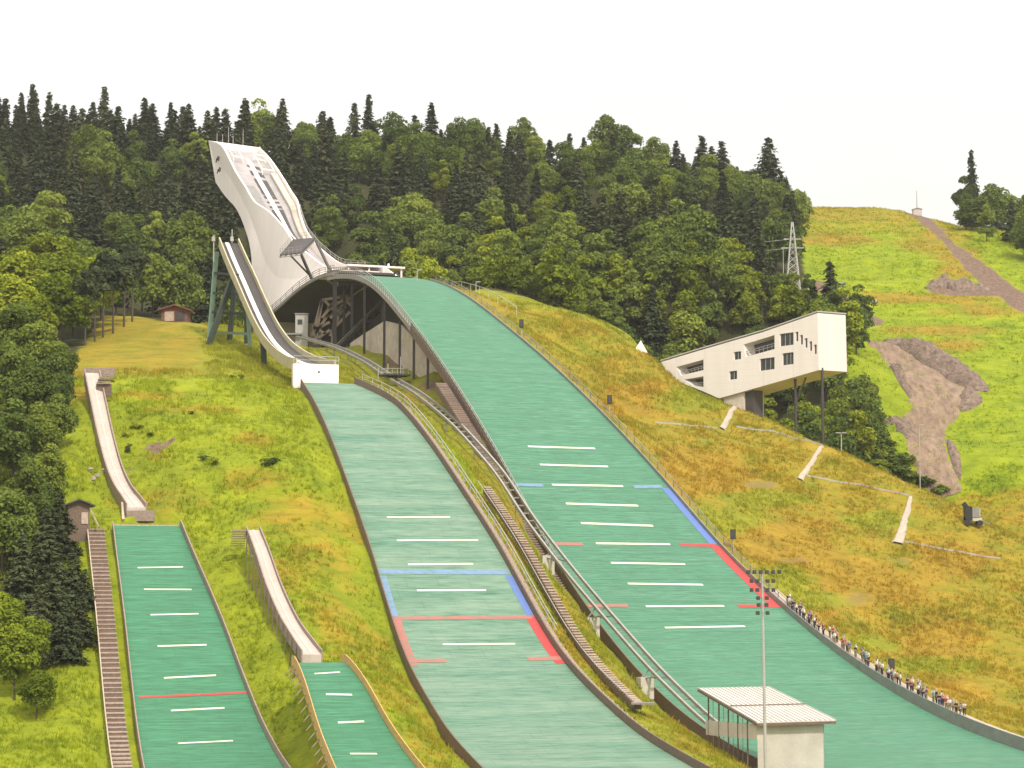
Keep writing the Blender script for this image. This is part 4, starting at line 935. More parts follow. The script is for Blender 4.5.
mb = MB(); pts = [bp(721.5, 399, .5), bp(741, 392, .5), bp(741, 392, 5), bp(721.5, 399, 5)]
mb.sweep([[np.array([p[0], p[1], p[2] - 8]) for p in pts], [p + np.array([0, 0, .6]) for p in pts]]); mb.build('concrete_base', MAT['concrete'], wb)
mb = MB(); pts = [bp(741, 392, .9), bp(749, 390, .9), bp(749, 390, 3.0), bp(741, 392, 3.0)]
mb.sweep([[np.array([p[0], p[1], p[2] - 6]) for p in pts], [p + np.array([0, 0, .6]) for p in pts]]); mb.build('entrance', MAT['dark'], wb)
mb = MB(); e0 = bp(674, 366, -.02); mb.sweep([[bp(671, 372, -.05), bp(676, 364.5, -.05), bp(677.5, 381, -.05)], [bp(671, 372, 3), bp(676, 364.5, 3), bp(677.5, 381, 3)]]); mb.build('end_panel', MAT['facade'], wb)
# ------------------------------------------------------------------ shed and floodlight mast
R4 = [at(698,688,277), at(768.5,686.6,277), at(836,720,266), at(757,722.3,266)]
c = sum(R4) / 4; zf = min(gz(p[0], p[1]) for p in R4); sh = empty('start_hut', (c[0], c[1], zf), 0, 'low open sided hut with a ribbed pale roof at the foot of the slopes', 'shed')
th = np.array([0, 0, .16]); mb = MB(); mb.sweep([[R4[0], R4[1], R4[1] - th, R4[0] - th], [R4[3], R4[2], R4[2] - th, R4[3] - th]]); rfo = mb.build('roof', MAT['roof'], sh)
W = np.array(parent_world(rfo)); 
ribm = MB()
for i in range(17):
    t = i / 16; ribm = MB(); ribm.bar(R4[0] * (1 - t) + R4[1] * t + th * .25, R4[3] * (1 - t) + R4[2] * t + th * .25, .13, .07); ribm.build('rib', MAT['lgrey'], rfo)
mb = MB(); t = .55; mb.bar((R4[0] * (1 - t) + R4[3] * t) + th * .6, (R4[1] * (1 - t) + R4[2] * t) + th * .6, .10); mb.build('snow_rail', MAT['brown'], rfo)
mb = MB(); mb.bar(R4[3] - th * 1.6, R4[2] - th * 1.6, .16, .3); mb.bar(R4[0] - th * 1.6, R4[3] - th * 1.6, .14, .26); mb.build('gutter', MAT['brown'], rfo)
ins = lambda s, t: (R4[0] * (1 - s) + R4[1] * s) * (1 - t) + (R4[3] * (1 - s) + R4[2] * s) * t
for t in (.12, .3, .46, .62, .78):
    p = ins(.05, t); MB().bar((p[0], p[1], zf), p - th * 1.2, .16).build('post', MAT['brown'], sh)
for t in (.2, .38, .54, .7): p = ins(.05, t); MB().bar((p[0], p[1], zf), p - th * 1.2, .06).build('rail_post', MAT['grey'], sh)
for a, b in (((.06,.93),(.90,.93)),((.90,.93),(.93,.4))):
    p, q = ins(*a), ins(*b); mb = MB(); mb.sweep([[np.array([*(p + o)[:2], zf - .5]) for o in (np.zeros(3), np.array([.08, .12, 0]))] + [p + np.array([.08, .12, -.35]), p + np.array([0, 0, -.35])], [np.array([*(q + o)[:2], zf - .5]) for o in (np.zeros(3), np.array([.08, .12, 0]))] + [q + np.array([.08, .12, -.35]), q + np.array([0, 0, -.35])]]); mb.build('wall', MAT['pale_concrete'], sh)
p, q = ins(.05,.08), ins(.06,.93); mb = MB(); mb.bar((p[0], p[1], -14.2), (q[0], q[1], -14.2), .14, 1.6); mb.build('parapet', MAT['pale_concrete'], sh)
mt_ = at(765.5,740,252); zg = gz(mt_[0], mt_[1]); ms = empty('floodlight_mast', (mt_[0], mt_[1], zg), 0, 'tall thin pole with rows of small floodlights in front of the ribbed hut roof', 'light mast')
tp = at(763,574,252); MB().tube((mt_[0], mt_[1], zg), (mt_[0] - .2, mt_[1], tp[2]), .19, .11, 10).build('pole', MAT['lgrey'], ms)
bx = mt_[0] - .18
MB().bar((bx - 1.6, 252, at(763,573,252)[2]), (bx + 2.0, 252, at(763,573,252)[2]), .14).build('crossbar', MAT['grey'], ms)
lampm = MB().box((0, 0, 0), (.36, .3, .38)).box((0, -.18, 0), (.26, .1, .28)).mesh('floodlight', MAT['dark'])
W = np.array(parent_world(ms))
for i in range(6): link('floodlight', lampm, ms, np.array([bx - 1.45 + i * .64, 251.9, at(763,572,252)[2]]) - W)
for v, dx in ((581,.62),(590,.62),(598,.55),(605,.5),(613,.6)):
    z = at(763,v,252)[2]; MB().bar((bx - dx - .15, 252, z), (bx + dx + .15, 252, z), .09).build('bracket', MAT['grey'], ms)
    for s in (-1, 1):
        for k in ((0, .6) if v < 595 else (0,)): link('floodlight', lampm, ms, np.array([bx + s * (dx + k - .1), 251.9, z]) - W)
# ------------------------------------------------------------------ spectators
def skin(name, joints, edges, radii, mt, sub=1):
    me = bpy.data.meshes.new(name); me.from_pydata(joints, edges, []); o = bpy.data.objects.new(name, me); COL.objects.link(o)
    m = o.modifiers.new('s', 'SKIN'); m.use_smooth_shade = True
    for i, r in enumerate(radii): me.skin_vertices[0].data[i].radius = (r if isinstance(r, tuple) else (r, r)); me.skin_vertices[0].data[i].use_root = i == 0
    sb = o.modifiers.new('u', 'SUBSURF'); sb.levels = sub; sb.render_levels = sub
    bpy.context.view_layer.update(); dg = bpy.context.evaluated_depsgraph_get(); out = bpy.data.meshes.new_from_object(o.evaluated_get(dg)); out.name = name
    out.materials.clear(); out.materials.append(mt); bpy.data.objects.remove(o); bpy.data.meshes.remove(me); return out
SKIN = M_plain('skin', (.50, .29, .20), .6, .12)
TOPS = {n: M_plain('cloth_' + n, c, .9, .15) for n, c in dict(white=(.72,.70,.66), black=(.03,.03,.035), red=(.48,.06,.06), blue=(.07,.12,.32), grey=(.28,.28,.28), pink=(.55,.24,.27), teal=(.12,.34,.36), beige=(.5,.4,.28), purple=(.20,.09,.22)).items()}
LOWS = [M_plain('denim', (.06,.08,.15), .9), M_plain('dark_trousers', (.03,.028,.03), .9), M_plain('khaki_trousers', (.32,.26,.17), .9)]
HAIRS = {n: M_plain(n + '_hair', c, .7) for n, c in dict(brown=(.07,.04,.025), black=(.015,.012,.012), fair=(.35,.24,.12), grey=(.36,.34,.33)).items()}
def body_set(arm):
    # joints: pelvis root .. ; facing -Y
    J = [(0,0,.95),(0,0,1.15),(0,0,1.36),(0,-.01,1.50),(0,-.02,1.60),(0,-.03,1.70), (.10,0,.90),(.11,-.02,.50),(.11,.02,.08),(.11,-.14,.04), (-.10,0,.90),(-.11,-.02,.50),(-.11,.02,.08),(-.11,-.14,.04)]
    E_ = [(0,1),(1,2),(2,3),(3,4),(4,5),(0,6),(6,7),(7,8),(8,9),(0,10),(10,11),(11,12),(12,13)]
    R_ = [(.15,.11),(.14,.10),(.17,.11),.055,(.085,.10),(.07,.085),(.09,.09),.06,.042,.035,(.09,.09),.06,.042,.035]
    if arm == 0: arms = [[(.19,0,1.38),(.24,.01,1.12),(.23,-.08,.88),(.23,-.11,.80)], [(-.19,0,1.38),(-.24,.01,1.12),(-.23,-.08,.88),(-.23,-.11,.80)]]
    elif arm == 1: arms = [[(.19,0,1.38),(.25,-.06,1.14),(.12,-.30,1.12),(.08,-.36,1.13)], [(-.19,0,1.38),(-.25,-.06,1.14),(-.12,-.30,1.12),(-.08,-.36,1.13)]]
    else: arms = [[(.19,0,1.38),(.27,-.12,1.22),(.13,-.20,1.46),(.08,-.20,1.56)], [(-.19,0,1.38),(-.24,.01,1.12),(-.23,-.08,.88),(-.23,-.11,.80)]]
    for a in arms:
        b = len(J); J += a; E_ += [(2, b), (b, b + 1), (b + 1, b + 2), (b + 2, b + 3)]; R_ += [.06, .045, .034, .03]
    body = skin('body', J, E_, R_, SKIN)
    tJ = [J[0], J[1], J[2], (0, -.005, 1.44)]; tE = [(0, 1), (1, 2), (2, 3)]; tR = [(.165,.125),(.155,.118),(.185,.128),(.09,.08)]
    for a in arms:
        b = len(tJ); tJ += a[:2] + [tuple(np.array(a[1]) * .6 + np.array(a[2]) * .4)]; tE += [(2, b), (b, b + 1), (b + 1, b + 2)]; tR += [.078, .062, .055]
    top = lambda m: skin('top', tJ, tE, tR, m)
    lJ = [(0,0,.98),(.10,0,.90),(.11,-.02,.50),(.11,.02,.12),(-.10,0,.90),(-.11,-.02,.50),(-.11,.02,.12)]
    low = lambda m: skin('trousers', lJ, [(0,1),(1,2),(2,3),(0,4),(4,5),(5,6)], [(.165,.12),(.10,.105),.075,.06,(.10,.105),.075,.06], m)
    return body, top, low
hairm = {n: skin('hair', [(0,.015,1.66),(0,.0,1.76),(0,.03,1.60)], [(0,1),(0,2)], [(.088,.095),(.06,.07),(.06,.05)], m) for n, m in HAIRS.items()}
BS = [body_set(k) for k in range(3)]; tcache = {}; lcache = {}
ARM = ['arms at the sides', 'forearms on the barrier', 'one hand raised to the face']
rnd = random.Random(5)
n = 104.5; k = 0; names = list(TOPS); used = {}
pw = MB(); pw.sweep([[BIG.pt(q_, 1, -.8, .24), BIG.pt(q_, 1, -.8, 2.2), BIG.pt(q_, 1, bh(q_) - .5, 2.2), BIG.pt(q_, 1, bh(q_) - .5, .24)] for q_ in np.arange(100, 175, 1.5)]); pw.build('spectator_walkway', MAT['gravel'], big)
order = ['white','black','white','grey','black','purple','white','black','white','white','grey','purple','black','pink','white','black','pink','purple','red','white','red','black','pink','white','grey','red','red','pink','blue','white','black','purple','grey','teal','white','teal','black','white','white','beige','white','black','teal','white','blue','white','pink','white','grey','black','white','red','blue','white']
order = order + ['white','grey','black','white','purple','white','black','teal','white','pink','black','white','red','white','grey','black','white','blue']
while n < 158 and k < len(order):
    a = rnd.choice((0, 1, 1, 2)); tn = order[k]; li = rnd.randrange(3); hn = rnd.choice(list(HAIRS))
    if (a, tn) not in tcache: tcache[(a, tn)] = BS[a][1](TOPS[tn])
    if (a, li) not in lcache: lcache[(a, li)] = BS[a][2](LOWS[li])
    o_ = rnd.choice((.5, .62, .75, 1.25, 1.4)); p = BIG.pt(n, 1, bh(n) - .502, o_)
    ln = '%s haired person in %s top, %s, standing behind the grey slope barrier' % (hn, tn, ARM[a])
    pe = empty('person', p, BIG.az + math.pi / 2 + math.pi + rnd.uniform(-.5, .5) + math.pi / 2 - math.pi / 2, None, 'person', 'spectators behind the grey barrier')
    s = rnd.uniform(1.0, 1.1); pe.scale = (s, s, s); used.setdefault(ln, []).append((pe, tn))
    link('body', BS[a][0], pe); link('top', tcache[(a, tn)], pe); link('trousers', lcache[(a, li)], pe); link('hair', hairm[hn], pe)
    pe['prev'] = order[k - 1] if k else 'none'; pe['next'] = order[k + 1] if k + 1 < len(order) else 'none'; pe['own'] = ln
    n += rnd.choice((.35, .45, .5, .62, .8)); k += 1
seen_l = {}
for ln, v in used.items():
    for pe, tn in v:
        l2 = ln.replace(', standing behind the grey slope barrier', '')
        seen_l.setdefault(l2, []).append(pe)
ORD = 'first second third fourth fifth sixth seventh eighth'.split()
for l2, v in seen_l.items():
    for i, pe in enumerate(v):
        if len(v) == 1: pe['label'] = l2 + ', behind the slope barrier'
        else: pe['label'] = '%s, %s such one down the barrier' % (l2, ORD[i])
for o in COL.objects:
    for kk in ('prev', 'next', 'own'):
        if kk in o: del o[kk]
# loudspeakers on short poles along the slope
for (u, v, Y, h), lb in zip(((514.5,331,432,1.4),(602,405,405,1.3),(724.5,538,362,1.6),(882,681,330,1.6)), ('black loudspeaker on a pole nearest the top of the widest slope', 'black loudspeaker box on a white pole beside the upper rail of the widest slope', 'black loudspeaker beside the blue edge stripe', 'black loudspeaker standing among the spectators')):
    p = at(u, v, Y); n_, o_ = BIG.no(p[0], p[1])
    t, z = BIG.edge(1, [(u - 4, v)])[0]; p = BIG.pt(t, 1, 0, 2.0); z0 = gz(p[0], p[1])
    s = empty('loudspeaker', (p[0], p[1], z0), 0, lb, 'loudspeaker', 'loudspeakers along the slope'); MB().tube((p[0], p[1], z0 - .2), (p[0], p[1], z0 + h), .07).build('pole', MAT['lgrey'], s); MB().box((p[0], p[1], z0 + h + .7), (.75, .6, 1.4)).build('cabinet', MAT['black'], s); MB().box((p[0], p[1] - .31, z0 + h + .7), (.6, .04, 1.2)).build('grille', MAT['dark'], s)
# lamp posts by the crest and on the knoll
def lamp(u, vb, vt, Y, lb, two=False):
    p = at(u, vb, Y); z0 = gz(p[0], p[1]); zt_ = at(u, vt, Y)[2]; s = empty('street_lamp', (p[0], p[1], z0), 0, lb, 'lamp', 'slim lamp posts')
    MB().tube((p[0], p[1], z0 - .3), (p[0], p[1], zt_), .10, .07).build('pole', MAT['lgrey'], s)
    for d in ((-.5, .5) if two else (.4,)): MB().box((p[0] + d, p[1], zt_ + .03), (.8, .3, .14)).build('lamp_head', MAT['lgrey'], s)
lamp(841.5,460,433,408,'slim double headed lamp post on the crest below the white building', True); lamp(920,478,425,428,'slim grey lamp post standing before the bare earth track')
lamp(417,300,270,440,'slim lamp post at the top of the knoll'); lamp(476,305,282,446,'slim lamp post behind the knoll rail near the trees')
# ------------------------------------------------------------------ low timber edgings and gravel steps on the slope
def drape(pts, step=1.0, dz=.0, y0=330):
    hits = [ground_hit(u, v, y0) for u, v in pts]; hits = [h for h in hits if h is not None]; out = []
    for a, b in zip(hits[:-1], hits[1:]):
        k = max(1, int(np.linalg.norm(b[:2] - a[:2]) / step))
        for i in range(k): p = a + (b - a) * i / k; out.append(np.array([p[0], p[1], gz(p[0], p[1]) + dz]))
    out.append(hits[-1] + np.array([0, 0, dz])); return out
for pts, lb in (([(655,424),(690,427),(717,429.5)], 'low timber edging running level under the white building'), ([(736,427),(780,434),(822,446)], 'low timber edging from the concrete base towards the second column'), ([(806,477),(860,486),(909,497)], 'low timber edging along the upper crest between the two gravel steps'), ([(905,543),(950,551),(1000,559)], 'low timber edging leading from the lower gravel steps to the grey machine')):
    P = drape(pts); mb = MB(); mb.poly_bar(P, .10, .24); tag(mb.build('timber_edging', MAT['lgrey']), lb, 'edging', 'low timber edgings on the slope')
def sheet(name, pts, widths, mt, dz=.3, kind='structure', y0=330, jag=.3, step=.8, smooth=False):
    P = drape(pts, step, 0, y0); n = len(P); vs = []; fs = []; ws = np.interp(np.linspace(0, 1, n), np.linspace(0, 1, len(widths)), widths); m = 9
    for i in range(n):
        d = P[min(i + 2, n - 1)] - P[max(i - 2, 0)]; d[2] = 0; d /= np.linalg.norm(d) + 1e-9; s = np.array([d[1], -d[0], 0])
        j = (rnd.random() - .5) * jag
        for k in range(m):
            q = P[i] + s * (ws[i] * (k / (m - 1) - .5) + (j if k in (0, m - 1) else 0)); edge = -.25 if k in (0, m - 1) else 0
            vs.append((q[0], q[1], gz(q[0], q[1]) + dz + edge))
    for i in range(n - 1):
        for k in range(m - 1): a = i * m + k; fs.append((a, a + 1, a + m + 1, a + m))
    mb = MB(); mb.add(vs, fs); mb.smooth = True; return tag(mb.build(name, mt), kind=kind)
sheet('gravel_path', [(822,448),(812,463),(800,481)], [.6,.7,1.0], MAT['gravel']); sheet('gravel_path', [(911,499),(905,520),(898,545)], [.6,1.1,1.6], MAT['gravel'])
sheet('gravel_path', [(735,408),(728,420),(722,430)], [.7,.8,.9], MAT['gravel'])
sheet('dirt_road', [(946,498),(937,475),(926,450),(925,428),(937,408),(936,390),(913,366),(885,346),(868,343)], [6.5,8,8.5,8.5,11,15,14,9,4], MAT['dirt'], .15, 'structure', 415, 1.6, 1.0)
def bank(pts, wid, hgt, lb, y0=420):
    P = drape(pts, .7, 0, y0); n = len(P); m = 13; vs = []; fs = []
    for i in range(n):
        d = P[min(i + 3, n - 1)] - P[max(i - 3, 0)]; d[2] = 0; d /= np.linalg.norm(d) + 1e-9; s = np.array([d[1], -d[0], 0]); en = min(1, i / 9, (n - 1 - i) / 9)
        for k in range(m):
            q = P[i] + s * wid * (.15 + .85 * max(en, 0) ** .6) * (k / (m - 1) - .5) * (.75 + .5 * float(vnoise(np.array([i / 7.0]), np.array([wid]), 3)[0])); pr_ = math.sin(math.pi * k / (m - 1)) ** .8 * (.12 + .88 * en)
            h = hgt * pr_ * (.15 + 1.3 * float(vnoise(np.array([q[0] / 1.6]), np.array([q[1] / 1.6]), 17)[0])) + pr_ * 1.3 * (float(vnoise(np.array([q[0] / .6]), np.array([q[1] / .6]), 19)[0]) - .3)
            vs.append((q[0], q[1], gz(q[0], q[1]) + h - (.35 if k in (0, m - 1) else 0)))
    for i in range(n - 1):
        for k in range(m - 1): a = i * m + k; fs.append((a, a + 1, a + m + 1, a + m))
    mb = MB(); mb.add(vs, fs); mb.smooth = True; tag(mb.build('earth_bank', MAT['dirt_bank']), lb, 'earth bank', 'earth banks')
bank([(884,341),(905,345),(925,353),(945,366),(962,379),(985,392)], 7.5, 1.9, 'long lumpy bank of dug earth along the upper side of the bare track')
bank([(968,390),(972,402),(962,412)], 6, 1.6, 'short rubbly heap where the bare track widens')
bank([(893,364),(902,382),(912,400)], 2.6, .8, 'low crumbling earth edge beside the bright green patch')
bank([(884,424),(896,421),(904,428),(908,440)], 4.0, 1.1, 'dark earth lump on the lower bend of the bare track')
bank([(948,440),(955,458),(960,480)], 2.2, .7, 'thin earth edge at the foot of the bare track')
bank([(925,289),(945,285),(965,287),(990,291)], 7, 2.0, 'brown earth bank high on the far slope by the straight strip', 470)
# ------------------------------------------------------------------ boxy machine, snow cannons, pylon, huts
g = ground_hit(973,527,340); mc = empty('utility_machine', g, 0, 'dark grey boxy machine on a pale chassis parked where the orange slope ends', 'machine')
x, y, z = g; MB().box((x, y, z + 1.0), (2.6, 1.5, .5)).build('chassis', MAT['pale_concrete'], mc); MB().box((x - .75, y, z + 1.9), (1.1, 1.7, 2.2)).bar((x - 1.25, y, z + 2.7), (x - .7, y, z + 3.15), .5, 1.6).build('body', MAT['black'], mc); MB().box((x + .35, y - .1, z + 2.05), (1.1, 1.5, 1.5)).build('hood', MAT['grey'], mc); MB().box((x + .95, y - .1, z + 2.1), (.14, 1.4, 1.3)).build('end_panel', MAT['pale_concrete'], mc)
for s in (-.95, .95): MB().tube((x + s, y - .95, z + .42), (x + s, y - .65, z + .42), .45, n=14).tube((x + s, y + .65, z + .42), (x + s, y + .95, z + .42), .45, n=14).build('wheel', MAT['black'], mc)
MB().bar((x + 1.1, y, z + .9), (x + 2.6, y - .3, z + .35), .18).build('drawbar', MAT['grey'], mc)
for u, v, lb in ((843,288,'small grey snow cannon with dark body on the green far slope'), (875.5,306,'small white snow cannon just above the white building')):
    g = ground_hit(u, v, 450); s = empty('snow_cannon', g, 0, lb, 'snow cannon'); x, y, z = g; sc_ = .85
    MB().tube((x - .8 * sc_, y, z + 1.0 * sc_), (x + .5 * sc_, y - .2, z + 1.2 * sc_), .42 * sc_, .5 * sc_, 12).build('barrel', MAT['lgrey'] if u > 860 else MAT['grey'], s); MB().bar((x, y, z - .1), (x, y, z + 1.0 * sc_), .2).bar((x - .6, y, z + .1), (x + .6, y, z + .1), .15).build('stand', MAT['dark'], s); MB().tube((x + .5 * sc_, y - .2, z + 1.2 * sc_), (x + .6 * sc_, y - .22, z + 1.22 * sc_), .52 * sc_, n=12).build('nozzle_ring', MAT['dark'], s)
def pylon():
    b = at(793,292,560); x, y = b[0], b[1]; z0 = gz(x, y); zt_ = at(793,222,560)[2]; H = zt_ - z0
    s = empty('power_pylon', (x, y, z0), 0, 'pale steel lattice pylon rising from the trees beside the far green slope', 'pylon'); L = MB(); hw = lambda t: 1.55 * (1 - t) + .15 * t
    N_ = 10; cor = ((-1,-1),(1,-1),(1,1),(-1,1))
    pt = lambda c, t: (x + c[0] * hw(t), y + c[1] * hw(t), z0 + H * t)
    for c in cor: L.bar(pt(c, 0), pt(c, 1), .2)
    L.build('leg_frame', MAT['lgrey'], s); B = MB()
    for i in range(N_):
        t0, t1 = i / N_, (i + 1) / N_
        for k in range(4): B.bar(pt(cor[k], t0), pt(cor[(k + 1) % 4], t1), .1); B.bar(pt(cor[(k + 1) % 4], t0), pt(cor[k], t1), .1)
    B.build('lattice', MAT['lgrey'], s)
    for t, w in ((.62, 2.6), (.75, 2.0)): MB().bar((x - w, y, z0 + H * t), (x + w, y, z0 + H * t), .22).build('cross_arm', MAT['lgrey'], s)
    return (x, y, z0 + H * .75), (x, y, z0 + H * .62)
a1, a2 = pylon()
for (p, lb) in ((a1, 'upper thin power cable strung in front of the wooded hill'), (a2, 'lower thin power cable strung in front of the wooded hill')):
    q = at(300, 262 if p is a1 else 270, 545); mb = MB(); last = None; pts = []
    for i in range(31): t = i / 30; pts.append(np.array(p) * (1 - t) + q * t + np.array([0, 0, -14 * t * (1 - t) * .5]))
    mb.poly_bar(pts, .07, .07); tag(mb.build('power_cable', MAT['lgrey']), lb, 'cable', 'cables from the pylon')
lamp(783.5,285,248,556,'slim post beside the lattice pylon')
def hut(name, g, w, d, h, rh, m_w, m_r, lb, cat, over=.5, rz=0.0):
    s = empty(name, g, rz, lb, cat); mb = MB(); mb.sweep([[(-w / 2, y, -1), (w / 2, y, -1), (w / 2, y, h), (0, y, h + rh), (-w / 2, y, h)] for y in (-d / 2, d / 2)])
    link('wall', mb.mesh('wall', m_w), s); r = MB()
    for sg in (-1, 1): r.sweep([[(0, y, h + rh + .02), (sg * (w / 2 + over), y, h - rh * over / (w / 2) + .02), (sg * (w / 2 + over), y, h - rh * over / (w / 2) + .2), (0, y, h + rh + .2)] for y in (-d / 2 - over, d / 2 + over)])
    link('roof', r.mesh('roof', m_r), s); return s
g = ground_hit(176,322,400); s = hut('mountain_hut', g, 4.6, 4.5, 1.9, .75, MAT['rust'], MAT['rust'], 'small red brown timber hut at the top of the mown field', 'hut', .7)
link('door', MB().box((-.9, -2.3, .75), (1.6, .08, 1.7)).mesh('door', MAT['pale_wood']), s); link('opening', MB().box((1.0, -2.3, .8), (1.7, .08, 1.6)).mesh('opening', MAT['dark']), s)
g = ground_hit(77,536,270); g = g if g is not None else at(77,536,292); s = hut('wooden_shed', g, 2.6, 3.0, 3.6, .5, MAT['brown'], MAT['dark'], 'dark timber shed half hidden by the trees above the steps', 'shed', .6, .3)
link('window', MB().box((.7, -1.55, 2.0), (.8, .08, 1.4)).mesh('window', MAT['pale_wood']), s); link('beam', MB().bar((1.3, -1.6, 3.2), (2.3, -2.2, 1.0), .14).mesh('beam', MAT['pale_wood']), s)
g = ground_hit(917,213,600); g = g if g is not None else at(917,213,700); s = hut('summit_hut', g, 2.4, 2.4, .9, .3, MAT['pale_concrete'], MAT['lgrey'], 'tiny pale hut with a mast on the far skyline', 'hut', .2); link('mast', MB().tube((0, 0, 1), (0, 0, 6.5), .18, .1).mesh('mast', MAT['lgrey']), s)
for i, (u, v) in enumerate(((90,472),(97,478),(104,474),(93,481))):
    g = ground_hit(u, v, 290); mb = MB(); rr = random.Random(i); R_ = []
    for k in range(6):
        a = -1.3 + k * .52; R_.append([(g[0] + math.cos(t) * .42 * math.cos(a) * rr.uniform(.7, 1.25), g[1] + math.sin(t) * .4 * math.cos(a) * rr.uniform(.7, 1.2), g[2] + .2 + .36 * math.sin(a) * rr.uniform(.85, 1.1)) for t in np.linspace(0, 6.283, 9)[:-1]])
    mb.sweep(R_); tag(mb.build('boulder', MAT['stone']), 'pale boulder in the small pile beside the long trough', 'boulder', 'boulders beside the trough')
# thin fence behind the knoll
P = [BIG.pt(n, 1, .2, 3.5 + .12 * (n + 14)) for n in range(-18, 12, 3)]
kf = empty('knoll_fence', P[4], 0, 'thin pale fence curving behind the top of the widest slope', 'fence'); mb = MB(); P2 = [np.array([p[0], p[1], gz(p[0], p[1]) + 1.5]) for p in P]; mb.poly_bar(P2, .09, .09); mb.build('rail', MAT['lgrey'], kf)
for p in P2: MB().bar((p[0], p[1], p[2] - 1.7), p, .1).build('post', MAT['lgrey'], kf)
c = at(640,356,431); gz_ = gz(c[0], c[1]); tn = empty('tent', (c[0], c[1], gz_), 0, 'tiny pale pointed tent on the yellow crest before the white building', 'tent'); mb = MB(); mb.sweep([[(c[0] - 1.3, c[1] - 1, gz_ - .3), (c[0] + 1.3, c[1] - 1, gz_ - .3), (c[0] + .1, c[1] - 1, gz_ + 1.9)], [(c[0] - 1.3, c[1] + 1.4, gz_ - .3), (c[0] + 1.3, c[1] + 1.4, gz_ - .3), (c[0] + .1, c[1] + 1.4, gz_ + 1.9)]]); mb.build('cover', MAT['white'], tn)
# ------------------------------------------------------------------ trees
def M_leaf(name, lo, hi, yel, transl=.3):
    m = bpy.data.materials.new(name); m.use_nodes = True; nt = m.node_tree; nt.nodes.remove(nt.nodes['Principled BSDF']); out = nt.nodes['Material Output']
    oi = N(nt, 'ShaderNodeObjectInfo'); at_ = N(nt, 'ShaderNodeAttribute', attribute_name='tint')
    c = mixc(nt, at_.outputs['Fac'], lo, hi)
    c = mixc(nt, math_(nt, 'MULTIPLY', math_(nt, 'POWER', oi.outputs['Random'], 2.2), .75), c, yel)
    r2 = math_(nt, 'FRACT', math_(nt, 'MULTIPLY', oi.outputs['Random'], 7.31))
    c = mixc(nt, 1.0, c, mixc(nt, r2, (.62, .66, .66), (1.25, 1.2, 1.1)), 'MULTIPLY')
    d = N(nt, 'ShaderNodeBsdfDiffuse'); t = N(nt, 'ShaderNodeBsdfTranslucent'); L_(nt, c, d.inputs[0]); L_(nt, c, t.inputs[0])
    x = N(nt, 'ShaderNodeMixShader'); x.inputs[0].default_value = transl; L_(nt, d.outputs[0], x.inputs[1]); L_(nt, t.outputs[0], x.inputs[2]); L_(nt, x.outputs[0], out.inputs[0]); return m
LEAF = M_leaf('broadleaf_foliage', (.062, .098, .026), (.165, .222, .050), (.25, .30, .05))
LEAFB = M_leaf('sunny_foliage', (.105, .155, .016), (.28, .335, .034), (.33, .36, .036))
NEEDLE = M_leaf('spruce_needles', (.032, .047, .028), (.078, .100, .046), (.09, .10, .045), .12)
def quads(name, c, nrm, size, tint, mts, aspect=1.0, rng=RNG):
    n = len(c); nrm = nrm / (np.linalg.norm(nrm, axis=1)[:, None] + 1e-9); r = rng.normal(size=(n, 3)); a = np.cross(nrm, r); a /= np.linalg.norm(a, axis=1)[:, None] + 1e-9; b = np.cross(nrm, a)
    s = size[:, None]; a = a * s * aspect; b = b * s
    # a leaf spray: a bent kite of two triangles' worth
    v = np.stack([c - a * 1.0, c - b * .62 + nrm * s * .12, c + a * 1.0, c + b * .62 + nrm * s * .12], 1).reshape(-1, 3); f = np.arange(4 * n).reshape(n, 4)
    me = np_mesh(name, v, f, mts, False); at_ = me.attributes.new('tint', 'FLOAT', 'POINT'); at_.data.foreach_set('value', np.repeat(tint, 4).astype(np.float32)); return me
def broad_crown(seed, H, R, n, leaf, mt, base=.22, lobes=16):
    r = np.random.default_rng(seed); cz = H * (base + 1) / 2; hz = H * (1 - base) / 2; L = []
    for i in range(lobes):
        d = r.normal(size=3); d /= np.linalg.norm(d); k = r.uniform(.35, .78); z = d[2] * hz * k; L.append((d[0] * R * k, d[1] * R * k, cz + z, r.uniform(.28, .48) * R, r.uniform(.1, .9)))
    L.append((0, 0, H - .3 * R, .34 * R, .7)); L = np.array(L); w = L[:, 3] ** 2; w /= w.sum()
    li = r.choice(len(L), n, p=w); d = r.normal(size=(n, 3)); d /= np.linalg.norm(d, axis=1)[:, None]; d[:, 2] = np.where(d[:, 2] < -.35, -d[:, 2], d[:, 2])
    rad = L[li, 3] * r.uniform(.62, 1.12, n) ** .7; c = L[li, :3] + d * rad[:, None] * np.array([1, 1, .9])
    nr = d * .8 + r.normal(size=(n, 3)) * .55 + np.array([0, 0, .25]); t = np.clip(L[li, 4] * .6 + r.uniform(0, .4, n), 0, 1)
    return quads('crown', c, nr, leaf * r.uniform(.6, 1.3, n), t, mt, .9, r)
